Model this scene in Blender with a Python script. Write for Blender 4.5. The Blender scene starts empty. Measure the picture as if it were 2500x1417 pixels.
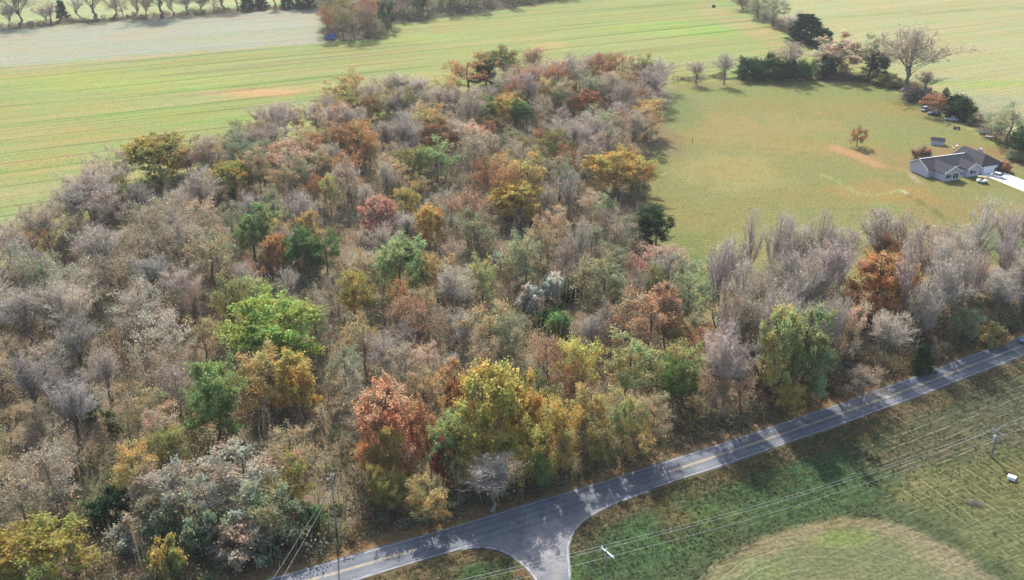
import bpy, math, random
import numpy as np
from mathutils import Vector, Matrix
R = math.radians
sc = bpy.context.scene
COL = sc.collection
random.seed(7)

# ------------------------------------------------------------------ camera, sky, sun, exposure
F, TH, H = 2361.0, R(25.7), 97.0            # focal length in photo pixels, pitch, camera height
cam = bpy.data.objects.new('camera', bpy.data.cameras.new('camera'))
COL.objects.link(cam)
cam.location = (0, 0, H); cam.rotation_euler = (R(90) - TH, 0, 0)
cam.data.sensor_width = 36; cam.data.lens = 36 * F / 2500
cam.data.clip_start = 1; cam.data.clip_end = 12000
sc.camera = cam

SUN_EL, SUN_AZ = R(41), R(-11)              # azimuth from +Y, negative = towards -X
w = bpy.data.worlds.new('World'); sc.world = w; w.use_nodes = True
wn = w.node_tree.nodes; wl = w.node_tree.links
sky = wn.new('ShaderNodeTexSky'); sky.sky_type = 'NISHITA'; sky.sun_disc = False
sky.sun_elevation = SUN_EL; sky.sun_rotation = SUN_AZ % (2 * math.pi); sky.dust_density = 2.0
bg = wn['Background']; bg.inputs['Strength'].default_value = 0.15
wl.new(sky.outputs['Color'], bg.inputs['Color'])
sun = bpy.data.objects.new('sun', bpy.data.lights.new('sun', 'SUN')); COL.objects.link(sun)
sun.data.energy = 3.9; sun.data.angle = R(0.53); sun.data.color = (1.0, 0.965, 0.91)
sd = Vector((math.sin(SUN_AZ) * math.cos(SUN_EL), math.cos(SUN_AZ) * math.cos(SUN_EL), math.sin(SUN_EL)))
sun.rotation_euler = (-sd).to_track_quat('-Z', 'Y').to_euler()
sun.location = (0, 0, 200)
vs = sc.view_settings
vs.view_transform = 'Standard'; vs.look = 'None'; vs.gamma = 1.0; vs.exposure = 1.15
vs.use_curve_mapping = False
HAZE = 0.00008                              # density of the air's haze, used at the end
sc.cycles.use_denoising = True
sc.cycles.max_bounces = 8; sc.cycles.transparent_max_bounces = 8

# ------------------------------------------------------------------ projection between photo pixels and the ground
def P(x, y, z=0.0):
    cx = (x - 1250) / F; cy = -(y - 708.5) / F
    dy = math.cos(TH) + cy * math.sin(TH); dz = -math.sin(TH) + cy * math.cos(TH)
    t = (z - H) / dz
    return (cx * t, dy * t)
def proj(X, Y, Z=0.0):
    Zc = Z - H
    d = Y * math.cos(TH) - Zc * math.sin(TH); u = Y * math.sin(TH) + Zc * math.cos(TH)
    return 1250 + F * X / d, 708.5 - F * u / d
def pxm(X, Y, Z=0.0):
    return F / (Y * math.cos(TH) - (Z - H) * math.sin(TH))
def lin(c, k=1.0):
    return tuple((((v / 255) / 12.92 if v / 255 <= .04045 else ((v / 255 + .055) / 1.055) ** 2.4)) * k for v in c)

# ------------------------------------------------------------------ helpers
def tag(o, label=None, cat=None, group=None, kind=None):
    if label: o['label'] = label
    if cat: o['category'] = cat
    if group: o['group'] = group
    if kind: o['kind'] = kind
    return o
def npmesh(name, verts, faces_list, mats=(), smooth=False, attrs=None):
    """faces_list: list of int arrays (n,k)"""
    me = bpy.data.meshes.new(name)
    verts = np.asarray(verts, np.float32)
    loops = np.concatenate([f.reshape(-1) for f in faces_list]).astype(np.int32)
    sizes = np.concatenate([np.full(len(f), f.shape[1], np.int32) for f in faces_list])
    starts = np.concatenate([[0], np.cumsum(sizes)[:-1]]).astype(np.int32)
    me.vertices.add(len(verts)); me.vertices.foreach_set('co', verts.reshape(-1))
    me.loops.add(len(loops)); me.loops.foreach_set('vertex_index', loops)
    me.polygons.add(len(sizes)); me.polygons.foreach_set('loop_start', starts)
    if smooth: me.polygons.foreach_set('use_smooth', np.ones(len(sizes), bool))
    for m in mats: me.materials.append(m)
    for an, (ty, data) in (attrs or {}).items():
        a = me.attributes.new(an, ty, 'POINT')
        a.data.foreach_set('color' if ty == 'FLOAT_COLOR' else 'value', np.asarray(data, np.float32).reshape(-1))
    me.update(calc_edges=True); me.validate()
    return me
class MB:
    """collects simple solids into one mesh"""
    def __init__(s): s.v = []; s.f = []
    def add(s, vs_, fs_):
        b = len(s.v); s.v += [tuple(v) for v in vs_]; s.f += [tuple(b + i for i in f) for f in fs_]; return s
    def box(s, x0, y0, z0, x1, y1, z1):
        return s.add([(x0,y0,z0),(x1,y0,z0),(x1,y1,z0),(x0,y1,z0),(x0,y0,z1),(x1,y0,z1),(x1,y1,z1),(x0,y1,z1)],
                     [(3,2,1,0),(4,5,6,7),(0,1,5,4),(1,2,6,5),(2,3,7,6),(3,0,4,7)])
    def prism(s, poly, axis, a, b):
        """poly in the two other axes (cyclic order), extruded along axis from a to b"""
        n = len(poly)
        def mk(p, c):
            return {'x': (c, p[0], p[1]), 'y': (p[0], c, p[1]), 'z': (p[0], p[1], c)}[axis]
        return s.add([mk(p, a) for p in poly] + [mk(p, b) for p in poly],
                     [tuple(range(n))[::-1], tuple(range(n, 2*n))] + [(i, (i+1) % n, n + (i+1) % n, n + i) for i in range(n)])
    def tube(s, pts, rad, n=8):
        pts = [Vector(p) for p in pts]; rad = rad if isinstance(rad, (list, tuple)) else [rad] * len(pts)
        b = len(s.v)
        for i, p in enumerate(pts):
            d = (pts[min(i+1, len(pts)-1)] - pts[max(i-1, 0)]).normalized()
            a = d.orthogonal().normalized() if abs(d.z) > .98 else d.cross(Vector((0,0,1))).normalized()
            c = d.cross(a)
            for k in range(n):
                t = 2 * math.pi * k / n
                s.v.append(tuple(p + a * math.cos(t) * rad[i] + c * math.sin(t) * rad[i]))
        for i in range(len(pts) - 1):
            for k in range(n):
                s.f.append((b+i*n+k, b+i*n+(k+1) % n, b+(i+1)*n+(k+1) % n, b+(i+1)*n+k))
        s.f.append(tuple(b + k for k in range(n))[::-1]); s.f.append(tuple(b + (len(pts)-1)*n + k for k in range(n)))
        return s
    def mesh(s, name, mat, bevel=0, smooth=False):
        me = bpy.data.meshes.new(name); me.from_pydata(s.v, [], s.f); me.materials.append(mat)
        import bmesh
        bm = bmesh.new(); bm.from_mesh(me)
        bmesh.ops.recalc_face_normals(bm, faces=bm.faces)
        if bevel: bmesh.ops.bevel(bm, geom=bm.edges[:], offset=bevel, segments=2, profile=.5, affect='EDGES')
        if smooth:
            for f in bm.faces: f.smooth = True
        bm.to_mesh(me); bm.free(); return me
    def build(s, name, mat, parent=None, bevel=0, smooth=False):
        o = bpy.data.objects.new(name, s.mesh(name, mat, bevel, smooth)); COL.objects.link(o); o.parent = parent; return o
def empty(name, loc, rz=0.0):
    o = bpy.data.objects.new(name, None); COL.objects.link(o); o.location = loc; o.rotation_euler = (0, 0, rz)
    o.empty_display_size = .5; return o
def copy_tree(o, parent=None):
    c = o.copy(); COL.objects.link(c); c.parent = parent
    for ch in list(o.children): copy_tree(ch, c)
    return c

# ------------------------------------------------------------------ materials
def newmat(name):
    m = bpy.data.materials.new(name); m.use_nodes = True
    nt = m.node_tree; nt.nodes.clear()
    return m, nt.nodes, nt.links
def out(n, l, sh):
    o = n.new('ShaderNodeOutputMaterial'); l.new(sh, o.inputs['Surface'])
def mixc(n, l, a, b, fac, mode='MIX'):
    m = n.new('ShaderNodeMix'); m.data_type = 'RGBA'; m.blend_type = mode
    for sock, v in ((m.inputs[0], fac), (m.inputs[6], a), (m.inputs[7], b)):
        if hasattr(v, 'links'): l.new(v, sock)
        elif isinstance(v, (int, float)): sock.default_value = v
        else: sock.default_value = (*v[:3], 1)
    return m.outputs[2]
def math_(n, l, op, a, b=None, c=None, clamp=False):
    m = n.new('ShaderNodeMath'); m.operation = op; m.use_clamp = clamp
    for i, v in enumerate((a, b, c)):
        if v is None: continue
        if hasattr(v, 'links'): l.new(v, m.inputs[i])
        else: m.inputs[i].default_value = v
    return m.outputs[0]
def noise(n, l, vec, scale, detail=4, rough=.55, dist=0):
    t = n.new('ShaderNodeTexNoise'); t.inputs['Scale'].default_value = scale; t.inputs['Detail'].default_value = detail
    t.inputs['Roughness'].default_value = rough; t.inputs['Distortion'].default_value = dist
    if vec is not None: l.new(vec, t.inputs['Vector'])
    return t.outputs['Fac']
def ramp(n, l, fac, lo, hi, c0=0.0, c1=1.0):
    m = n.new('ShaderNodeMapRange'); l.new(fac, m.inputs[0])
    for i, v in enumerate((lo, hi, c0, c1)): m.inputs[i+1].default_value = v
    return m.outputs[0]
def simple(name, col, rough=.7, metal=0, var=.25, scale=3.0, spec=.3):
    m, n, l = newmat(name)
    b = n.new('ShaderNodeBsdfPrincipled'); b.inputs['Roughness'].default_value = rough; b.inputs['Metallic'].default_value = metal
    b.inputs['Specular IOR Level'].default_value = spec
    tc = n.new('ShaderNodeTexCoord')
    f = noise(n, l, tc.outputs['Object'], scale, 5, .6)
    c = mixc(n, l, tuple(v * (1 - var) for v in col), tuple(min(1, v * (1 + var)) for v in col), f)
    l.new(c, b.inputs['Base Color']); out(n, l, b.outputs[0]); return m

def leaf_mat(name, attr_col=False, transl=.5):
    m, n, l = newmat(name)
    at = n.new('ShaderNodeAttribute'); at.attribute_name = 'tint'
    oi = n.new('ShaderNodeObjectInfo')
    tc = n.new('ShaderNodeTexCoord')
    if attr_col:
        ac = n.new('ShaderNodeAttribute'); ac.attribute_name = 'Col'; base = ac.outputs['Color']
    else:
        base = oi.outputs['Color']
    # slow drift of hue through the crown (leaves turning at different times)
    add = n.new('ShaderNodeVectorMath'); add.operation = 'ADD'
    l.new(tc.outputs['Object'], add.inputs[0])
    sc_ = math_(n, l, 'MULTIPLY', oi.outputs['Random'], 57.0); cmb = n.new('ShaderNodeCombineXYZ'); l.new(sc_, cmb.inputs[0]); l.new(sc_, cmb.inputs[1])
    l.new(cmb.outputs[0], add.inputs[1])
    nf = ramp(n, l, noise(n, l, add.outputs[0], .30, 3, .6), .36, .64)
    c1 = mixc(n, l, base, (1.20, .93, .74), 1.0, 'MULTIPLY')
    c2 = mixc(n, l, base, (.82, 1.08, .98), 1.0, 'MULTIPLY')
    c = mixc(n, l, c1, c2, nf)
    br = ramp(n, l, at.outputs['Fac'], 0, 1, .55, 1.4)
    hs = n.new('ShaderNodeHueSaturation'); l.new(c, hs.inputs['Color']); l.new(br, hs.inputs['Value'])
    l.new(ramp(n, l, math_(n, l, 'FRACT', math_(n, l, 'MULTIPLY', at.outputs['Fac'], 7.3)), 0, 1, .485, .515), hs.inputs['Hue'])
    d = n.new('ShaderNodeBsdfDiffuse'); t = n.new('ShaderNodeBsdfTranslucent')
    l.new(hs.outputs[0], d.inputs['Color']); l.new(hs.outputs[0], t.inputs['Color'])
    mx = n.new('ShaderNodeMixShader'); mx.inputs[0].default_value = transl
    l.new(d.outputs[0], mx.inputs[1]); l.new(t.outputs[0], mx.inputs[2])
    out(n, l, mx.outputs[0]); return m
M = {}
M['leaf'] = leaf_mat('leaf')
M['brush'] = leaf_mat('brush', True, .42)
def twig_mat():
    m, n, l = newmat('twig')
    oi = n.new('ShaderNodeObjectInfo'); tc = n.new('ShaderNodeTexCoord')
    f = noise(n, l, tc.outputs['Object'], 1.7, 3)
    c = mixc(n, l, mixc(n, l, oi.outputs['Color'], (.62, .62, .66), 1.0, 'MULTIPLY'), mixc(n, l, oi.outputs['Color'], (1.3, 1.27, 1.22), 1.0, 'MULTIPLY'), f)
    d = n.new('ShaderNodeBsdfDiffuse'); l.new(c, d.inputs['Color']); out(n, l, d.outputs[0]); return m
M['twig'] = twig_mat()
M['bark'] = simple('bark', (.10, .082, .068), .95, 0, .5, 1.5, .1)
M['bark_pale'] = simple('bark_pale', (.19, .165, .14), .95, 0, .4, 1.5, .1)

def ground_mat():
    m, n, l = newmat('ground')
    ac = n.new('ShaderNodeAttribute'); ac.attribute_name = 'Col'
    fl = n.new('ShaderNodeAttribute'); fl.attribute_name = 'fld'
    sep = n.new('ShaderNodeSeparateColor'); l.new(fl.outputs['Color'], sep.inputs[0])
    geo = n.new('ShaderNodeNewGeometry'); pos = geo.outputs['Position']
    col = ac.outputs['Color']
    # soft patches and grain of grass
    big = noise(n, l, pos, .035, 5, .6)
    mid = noise(n, l, pos, .25, 6, .65)
    fine = noise(n, l, pos, 1.3, 5, .8)
    col = mixc(n, l, col, mixc(n, l, col, (1.10, .95, .86), 1, 'MULTIPLY'), ramp(n, l, big, .42, .62))
    col = mixc(n, l, col, mixc(n, l, col, (.80, .88, .78), 1, 'MULTIPLY'), ramp(n, l, mid, .45, .7))
    col = mixc(n, l, mixc(n, l, col, (.68, .70, .68), 1, 'MULTIPLY'), mixc(n, l, col, (1.30, 1.29, 1.24), 1, 'MULTIPLY'), ramp(n, l, fine, .40, .60))
    # long stripes left by mowing in the hay field (direction 25 degrees)
    def stripe_vec(ang, along, across):
        mp = n.new('ShaderNodeMapping'); mp.vector_type = 'TEXTURE'
        mp.inputs['Rotation'].default_value = (0, 0, ang); mp.inputs['Scale'].default_value = (1 / along, 1 / across, 1)
        l.new(pos, mp.inputs[0]); return mp.outputs[0]
    s1 = noise(n, l, stripe_vec(R(25), .004, .13), 1, 3, .65)
    s2 = noise(n, l, stripe_vec(R(25.6), .005, .42), 1, 2, .6)
    st = sep.outputs[0]
    g = mixc(n, l, mixc(n, l, col, (1.20, 1.0, 1.02), 1, 'MULTIPLY'), mixc(n, l, col, (.80, .98, .66), 1, 'MULTIPLY'), ramp(n, l, s1, .38, .62))
    g = mixc(n, l, g, mixc(n, l, g, (.66, .64, .68), 1, 'MULTIPLY'), ramp(n, l, s2, .55, .62))
    g = mixc(n, l, g, mixc(n, l, g, (1.16, 1.14, 1.22), 1, 'MULTIPLY'), ramp(n, l, s2, .42, .30))
    col = mixc(n, l, col, g, st)
    # rough streaks of cut stalks along the rows by the road
    sk = noise(n, l, stripe_vec(R(24), .30, 2.0), 1, 4, .7)
    skc = mixc(n, l, mixc(n, l, col, (.58, .60, .60), 1, 'MULTIPLY'), mixc(n, l, col, (1.36, 1.32, 1.25), 1, 'MULTIPLY'), ramp(n, l, sk, .38, .62))
    clump = noise(n, l, pos, .8, 5, .75)
    skc = mixc(n, l, skc, mixc(n, l, skc, (.55, .62, .52), 1, 'MULTIPLY'), ramp(n, l, clump, .55, .68))
    col = mixc(n, l, col, skc, math_(n, l, 'MULTIPLY', ac.outputs['Alpha'], .85))
    # windrow lines in the field by the road: lines of equal u
    u = math_(n, l, 'MULTIPLY', sep.outputs[2], 200.0)
    u = math_(n, l, 'ADD', u, math_(n, l, 'MULTIPLY', noise(n, l, pos, .22, 3), .9))
    fr = math_(n, l, 'FRACT', math_(n, l, 'MULTIPLY', u, 1 / 2.3))
    tri = math_(n, l, 'ABSOLUTE', math_(n, l, 'SUBTRACT', fr, .5))
    line = ramp(n, l, tri, .07, .02)
    dark = ramp(n, l, tri, .5, .22)
    brk = ramp(n, l, noise(n, l, pos, .4, 4, .7), .38, .58)
    fr2 = math_(n, l, 'FRACT', math_(n, l, 'MULTIPLY', u, 1 / .62))
    thin = ramp(n, l, math_(n, l, 'ABSOLUTE', math_(n, l, 'SUBTRACT', fr2, .5)), .25, .02)
    lg = sep.outputs[1]
    c2 = mixc(n, l, col, (.36, .36, .22), math_(n, l, 'MULTIPLY', math_(n, l, 'MULTIPLY', line, brk), .5))
    c2 = mixc(n, l, c2, mixc(n, l, c2, (.62, .64, .62), 1, 'MULTIPLY'), math_(n, l, 'MULTIPLY', math_(n, l, 'MULTIPLY', dark, brk), .7))
    c2 = mixc(n, l, c2, mixc(n, l, c2, (1.25, 1.22, 1.12), 1, 'MULTIPLY'), math_(n, l, 'MULTIPLY', thin, brk))
    col = mixc(n, l, col, c2, lg)
    b = n.new('ShaderNodeBsdfPrincipled'); b.inputs['Roughness'].default_value = 1; b.inputs['Specular IOR Level'].default_value = .1
    l.new(col, b.inputs['Base Color'])
    bp = n.new('ShaderNodeBump'); bp.inputs['Strength'].default_value = .55; bp.inputs['Distance'].default_value = .25
    hgt = math_(n, l, 'ADD', fine, math_(n, l, 'MULTIPLY', mid, 1.5))
    l.new(hgt, bp.inputs['Height']); l.new(bp.outputs[0], b.inputs['Normal'])
    out(n, l, b.outputs[0]); return m
M['ground'] = ground_mat()

def asphalt_mat():
    m, n, l = newmat('asphalt')
    geo = n.new('ShaderNodeNewGeometry'); pos = geo.outputs['Position']
    f1 = noise(n, l, pos, .18, 5, .65); f2 = noise(n, l, pos, 2.2, 4, .7)
    c = mixc(n, l, (.074, .081, .094), (.122, .128, .138), ramp(n, l, f1, .35, .65))
    c = mixc(n, l, mixc(n, l, c, (.86,) * 3, 1, 'MULTIPLY'), mixc(n, l, c, (1.14,) * 3, 1, 'MULTIPLY'), ramp(n, l, f2, .3, .7))
    # dusty worn patch where the roads meet, and tyre-polished lanes
    dj = n.new('ShaderNodeVectorMath'); dj.operation = 'DISTANCE'; l.new(pos, dj.inputs[0]); dj.inputs[1].default_value = (*P(1325, 1345), 0)
    wm = math_(n, l, 'MULTIPLY', ramp(n, l, dj.outputs['Value'], 13, 2), ramp(n, l, noise(n, l, pos, .35, 5, .7), .40, .62))
    c = mixc(n, l, c, (.22, .195, .165), math_(n, l, 'MULTIPLY', wm, .75))
    pt = n.new('ShaderNodeTexVoronoi'); pt.inputs['Scale'].default_value = .11; l.new(pos, pt.inputs['Vector'])
    c = mixc(n, l, c, mixc(n, l, c, (1.22, 1.2, 1.18), 1, 'MULTIPLY'), ramp(n, l, pt.outputs['Color'], .55, .6))
    la = n.new('ShaderNodeAttribute'); la.attribute_name = 'lane'
    tr_ = math_(n, l, 'ABSOLUTE', math_(n, l, 'SUBTRACT', math_(n, l, 'ABSOLUTE', math_(n, l, 'SUBTRACT', math_(n, l, 'ABSOLUTE', la.outputs['Fac']), 1.45)), .72))
    c = mixc(n, l, c, mixc(n, l, c, (.80, .80, .81), 1, 'MULTIPLY'), ramp(n, l, tr_, .42, .12))
    # thin cracks
    vo = n.new('ShaderNodeTexVoronoi'); vo.feature = 'DISTANCE_TO_EDGE'; vo.inputs['Scale'].default_value = .22
    wv = n.new('ShaderNodeVectorMath'); wv.operation = 'ADD'
    nt_ = n.new('ShaderNodeTexNoise'); nt_.inputs['Scale'].default_value = .6; l.new(pos, nt_.inputs['Vector'])
    sv = n.new('ShaderNodeVectorMath'); sv.operation = 'SCALE'; sv.inputs['Scale'].default_value = 3; l.new(nt_.outputs['Color'], sv.inputs[0])
    l.new(pos, wv.inputs[0]); l.new(sv.outputs[0], wv.inputs[1]); l.new(wv.outputs[0], vo.inputs['Vector'])
    c = mixc(n, l, c, (.06, .062, .066), math_(n, l, 'MULTIPLY', ramp(n, l, vo.outputs['Distance'], .014, .003), .6))
    b = n.new('ShaderNodeBsdfPrincipled'); b.inputs['Roughness'].default_value = .8; b.inputs['Specular IOR Level'].default_value = .35
    l.new(c, b.inputs['Base Color']); out(n, l, b.outputs[0]); return m
M['asphalt'] = asphalt_mat()
def paint_mat(name, col):
    m, n, l = newmat(name)
    geo = n.new('ShaderNodeNewGeometry')
    f = ramp(n, l, noise(n, l, geo.outputs['Position'], .7, 5, .75), .36, .62)
    c = mixc(n, l, (.17, .17, .17), col, f)
    b = n.new('ShaderNodeBsdfPrincipled'); b.inputs['Roughness'].default_value = .7; b.inputs['Specular IOR Level'].default_value = .3
    l.new(c, b.inputs['Base Color']); out(n, l, b.outputs[0]); return m
M['white_paint'] = paint_mat('white_paint', (.34, .34, .34))
M['yellow_paint'] = paint_mat('yellow_paint', (.46, .31, .09))
# ------------------------------------------------------------------ outlines on the ground, given where they are seen and laid out in metres
WOOD = [(-500, 860), (-260, 770), (0, 700), (100, 612), (300, 482), (470, 425), (620, 372), (800, 322), (1100, 255), (1320, 226), (1500, 216), (1625, 226),
        (1600, 300), (1592, 400), (1570, 505), (1620, 600), (1660, 700), (1705, 800), (1730, 1050), (1640, 1118), (1300, 1222), (1085, 1283), (800, 1360), (640, 1405), (300, 1500), (-500, 1720)]
GROVE = [(1705, 800), (1770, 745), (1850, 722), (2100, 700), (2300, 690), (2520, 660), (2640, 640), (2640, 755), (2500, 812), (2360, 868), (2248, 908), (1960, 1005), (1730, 1085)]
HEDGE_FAR = [(-300, 86), (0, 74), (300, 52), (560, 33), (770, 22), (770, 12), (560, 22), (300, 40), (0, 62), (-300, 74)]
COPSE = [(786, 102), (940, 97), (960, 64), (1150, 32), (1345, 10), (1400, -5), (1330, -24), (1130, 0), (940, 28), (800, 40)]
HEDGE_R = [(1640, 205), (1700, 200), (1800, 196), (2000, 200), (2150, 205), (2230, 245), (2330, 292), (2420, 345), (2520, 420), (2560, 400), (2420, 300), (2240, 205), (2150, 175), (2000, 178), (1800, 185), (1650, 190)]
HEDGE_D = [(1775, -5), (1870, 58), (1975, 112), (2015, 118), (1930, 62), (1860, 10), (1810, -20), (1760, -30)]
def world_poly(pts): return [P(*p) for p in pts]
def inside(poly, x, y):
    x = np.asarray(x, float); y = np.asarray(y, float); c = np.zeros(x.shape, bool); n = len(poly)
    for i in range(n):
        x0, y0 = poly[i]; x1, y1 = poly[(i+1) % n]
        if y0 == y1: continue
        hit = ((y0 > y) != (y1 > y)) & (x < (x1 - x0) * (y - y0) / (y1 - y0) + x0)
        c ^= hit
    return c
def sdist(poly, x, y):
    d = np.full(x.shape, 1e9); n = len(poly)
    for i in range(n):
        x0, y0 = poly[i]; x1, y1 = poly[(i+1) % n]
        ex, ey = x1 - x0, y1 - y0
        t = np.clip(((x - x0) * ex + (y - y0) * ey) / (ex * ex + ey * ey), 0, 1)
        d = np.minimum(d, np.hypot(x - x0 - t * ex, y - y0 - t * ey))
    return np.where(inside(poly, x, y), -d, d)

# ---- road edges (metres), fitted through points read along both edges
far_px = [(800, 1368), (1160, 1270), (1628, 1131), (1960, 1015), (2248, 918), (2360, 876), (2445, 843)]
near_px = [(870, 1417), (1153, 1337), (1600, 1198), (1960, 1071), (2410, 907), (2500, 871)]
fe = np.array([P(*p) for p in far_px]); ne = np.array([P(*p) for p in near_px])
mid_fit = np.polyfit(np.r_[fe[:, 0], ne[:, 0]], np.r_[fe[:, 1], ne[:, 1]], 2)
def road_y(x): return np.polyval(mid_fit, x)
def road_n(x):
    s = 2 * mid_fit[0] * x + mid_fit[1]; k = 1 / np.sqrt(1 + s * s)
    return -s * k, k
half = []
for p in list(fe) + list(ne):
    nx, ny = road_n(p[0]); half.append(abs((p[1] - road_y(p[0])) * ny))
HALF = float(np.mean(half))
def road_pt(x, off, z):
    nx, ny = road_n(x); return (x + nx * off, road_y(x) + ny * off, z)
def road_side(X, Y):
    """signed distance from the centre line, positive beyond the road"""
    nx, ny = road_n(X); return (Y - road_y(X)) * ny

# ---- ground grid
ys = [84.0]
while ys[-1] < 800: ys.append(ys[-1] + .75 + (ys[-1] - 84) * .0042)
ys = np.array(ys)
xs = np.arange(-440, 440.1, 1.5)
GX, GY = np.meshgrid(xs, ys)
GX = GX.ravel(); GY = GY.ravel()
PX, PY = proj(GX, GY)
rs = np.random.RandomState(3)
def vnoise(x, y, s, seed):
    """value noise"""
    r = np.random.RandomState(seed).rand(256, 256)
    u = x / s; v = y / s; i = np.floor(u).astype(int); j = np.floor(v).astype(int); a = u - i; b = v - j
    a = a * a * (3 - 2 * a); b = b * b * (3 - 2 * b)
    g = lambda p, q: r[p % 256, q % 256]
    return (g(i, j) * (1-a) + g(i+1, j) * a) * (1-b) + (g(i, j+1) * (1-a) + g(i+1, j+1) * a) * b
KC = .38
col = np.tile(np.array(lin((176, 186, 118), KC)), (len(GX), 1))
def sstep(a, b, x): t = np.clip((x - a) / (b - a), 0, 1); return t * t * (3 - 2 * t)
WX = {}
def paint(poly, c, soft=6.0, amt=1.0, jit=6.0, world=True):
    """colour of the growth or soil inside an outline; soft edge and ragged by jit metres"""
    global col
    pl = world_poly(poly)
    d = sdist(pl, GX, GY) + (vnoise(GX, GY, 7, 11) - .5) * jit + (vnoise(GX, GY, 2.6, 12) - .5) * jit * .6
    mk = (1 - sstep(-soft / 2, soft / 2, d)) * amt
    col = col * (1 - mk[:, None]) + np.array(lin(c, KC)) * mk[:, None]
    return mk
def blob(x, y, rx, ry, c, amt=1.0, ragged=.5):
    global col
    cx, cy = P(x, y); s = pxm(cx, cy)
    ax = rx / s; ay = (P(x, y - ry)[1] - P(x, y + ry)[1]) / 2
    d = np.hypot((GX - cx) / ax, (GY - cy) / ay) + (vnoise(GX, GY, 6, 21) - .5) * ragged + (vnoise(GX, GY, 2, 22) - .5) * ragged * .7
    mk = (1 - sstep(.55, 1.05, d)) * amt
    col = col * (1 - mk[:, None]) + np.array(lin(c, KC)) * mk[:, None]
    return mk
def pathline(pts, wid, c, amt):
    global col
    pl = [P(*p) for p in pts]; d = np.full(GX.shape, 1e9)
    for (x0, y0), (x1, y1) in zip(pl, pl[1:]):
        ex, ey = x1 - x0, y1 - y0; t = np.clip(((GX - x0) * ex + (GY - y0) * ey) / (ex * ex + ey * ey), 0, 1)
        d = np.minimum(d, np.hypot(GX - x0 - t * ex, GY - y0 - t * ey))
    mk = (1 - sstep(wid * .4, wid, d + (vnoise(GX, GY, 3, 5) - .5) * wid * .8)) * amt
    col = col * (1 - mk[:, None]) + np.array(lin(c, KC)) * mk[:, None]
# fields beyond
paint([(-900, 90), (0, 66), (560, 28), (770, 14), (1500, -30), (1500, -120), (-900, -120)], (190, 202, 150), 6)
m_pale = paint([(-900, 205), (0, 166), (400, 132), (790, 106), (800, 60), (775, 20), (560, 30), (300, 46), (0, 70), (-900, 100)], (190, 193, 170), 10)
paint([(0, 170), (420, 134), (790, 104), (790, 112), (420, 146), (0, 186)], (192, 180, 150), 5, .5)
paint([(-300, 480), (0, 436), (240, 440), (420, 400), (620, 300), (800, 250), (800, 290), (620, 370), (300, 480), (0, 560), (-300, 640)], (190, 188, 138), 14, .6)
paint([(-300, 560), (0, 505), (90, 520), (70, 600), (0, 690), (-300, 760)], (178, 190, 136), 8, .85)
blob(640, 228, 170, 12, (214, 186, 138), .75)
blob(260, 450, 110, 10, (208, 172, 128), .55)
blob(1340, 112, 70, 12, (214, 190, 132), .6)
blob(1000, 95, 260, 14, (182, 202, 118), .6); blob(1650, 70, 220, 22, (168, 200, 96), .65); blob(1780, 80, 120, 20, (150, 196, 92), .5)
blob(300, 200, 420, 28, (180, 200, 104), .6); blob(500, 280, 330, 22, (174, 192, 100), .5); blob(120, 330, 380, 26, (190, 182, 118), .6); blob(100, 400, 300, 18, (188, 184, 118), .5)
paint([(1690, -30), (1770, 20), (1990, 130), (1900, 120), (1700, 30)], (196, 182, 128), 8, .8)
m_rfar = paint([(1800, -30), (1880, 40), (1990, 105), (2160, 175), (2350, 270), (2520, 400), (3600, 700), (3600, -120), (1780, -120)], (196, 196, 142), 6)
blob(2420, 205, 260, 10, (176, 200, 110), .75); blob(2440, 265, 160, 45, (182, 190, 156), .9)
paint([(1900, 45), (2500, 16), (2500, 22), (1900, 50)], (170, 176, 118), 3, .6)
# lawn
LAWN = [(1640, 206), (1800, 198), (2000, 202), (2150, 207), (2230, 247), (2330, 294), (2420, 347), (2520, 425), (2900, 600), (2900, 720), (2520, 690), (2300, 720), (2100, 740), (1850, 760), (1705, 830), (1640, 700), (1600, 600), (1550, 505), (1570, 400), (1580, 300)]
m_lawn = paint(LAWN, (161, 160, 97), 4, 1, 3)
blob(1950, 230, 330, 24, (156, 164, 92), .8); blob(1900, 330, 260, 60, (186, 166, 104), .7); blob(2080, 260, 200, 30, (172, 162, 92), .6)
blob(1800, 420, 160, 60, (192, 178, 112), .6); blob(1700, 620, 110, 70, (146, 150, 82), .7); blob(1720, 660, 60, 40, (120, 146, 82), .6)
blob(2460, 590, 110, 60, (126, 152, 84), .8); blob(2350, 520, 200, 50, (172, 152, 96), .7); blob(2150, 470, 150, 35, (190, 158, 92), .6)
blob(1650, 260, 60, 60, (140, 156, 92), .7); blob(1620, 340, 60, 50, (160, 140, 100), .7); blob(2380, 380, 130, 40, (178, 142, 100), .7); blob(2180, 395, 110, 30, (184, 150, 100), .5)
blob(2150, 340, 300, 22, (160, 162, 88), .6)
pathline([(2045, 362), (2090, 380), (2145, 402)], 4.2, (208, 170, 122), 1)
pathline([(2010, 425), (2090, 470), (2130, 478), (2200, 466)], 1.2, (184, 188, 112), .8)
pathline([(2130, 495), (2205, 515)], 1.5, (150, 176, 92), .9)
pathline([(2200, 466), (2290, 520), (2370, 580), (2440, 640), (2500, 690)], .9, (120, 122, 70), .75)
pathline([(2215, 478), (2300, 535), (2380, 590)], .9, (150, 150, 84), .6)
blob(2205, 468, 12, 6, (225, 215, 180), .9)
pathline([(2200, 412), (2225, 430), (2250, 446)], 1.1, (214, 190, 160), .95)
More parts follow.
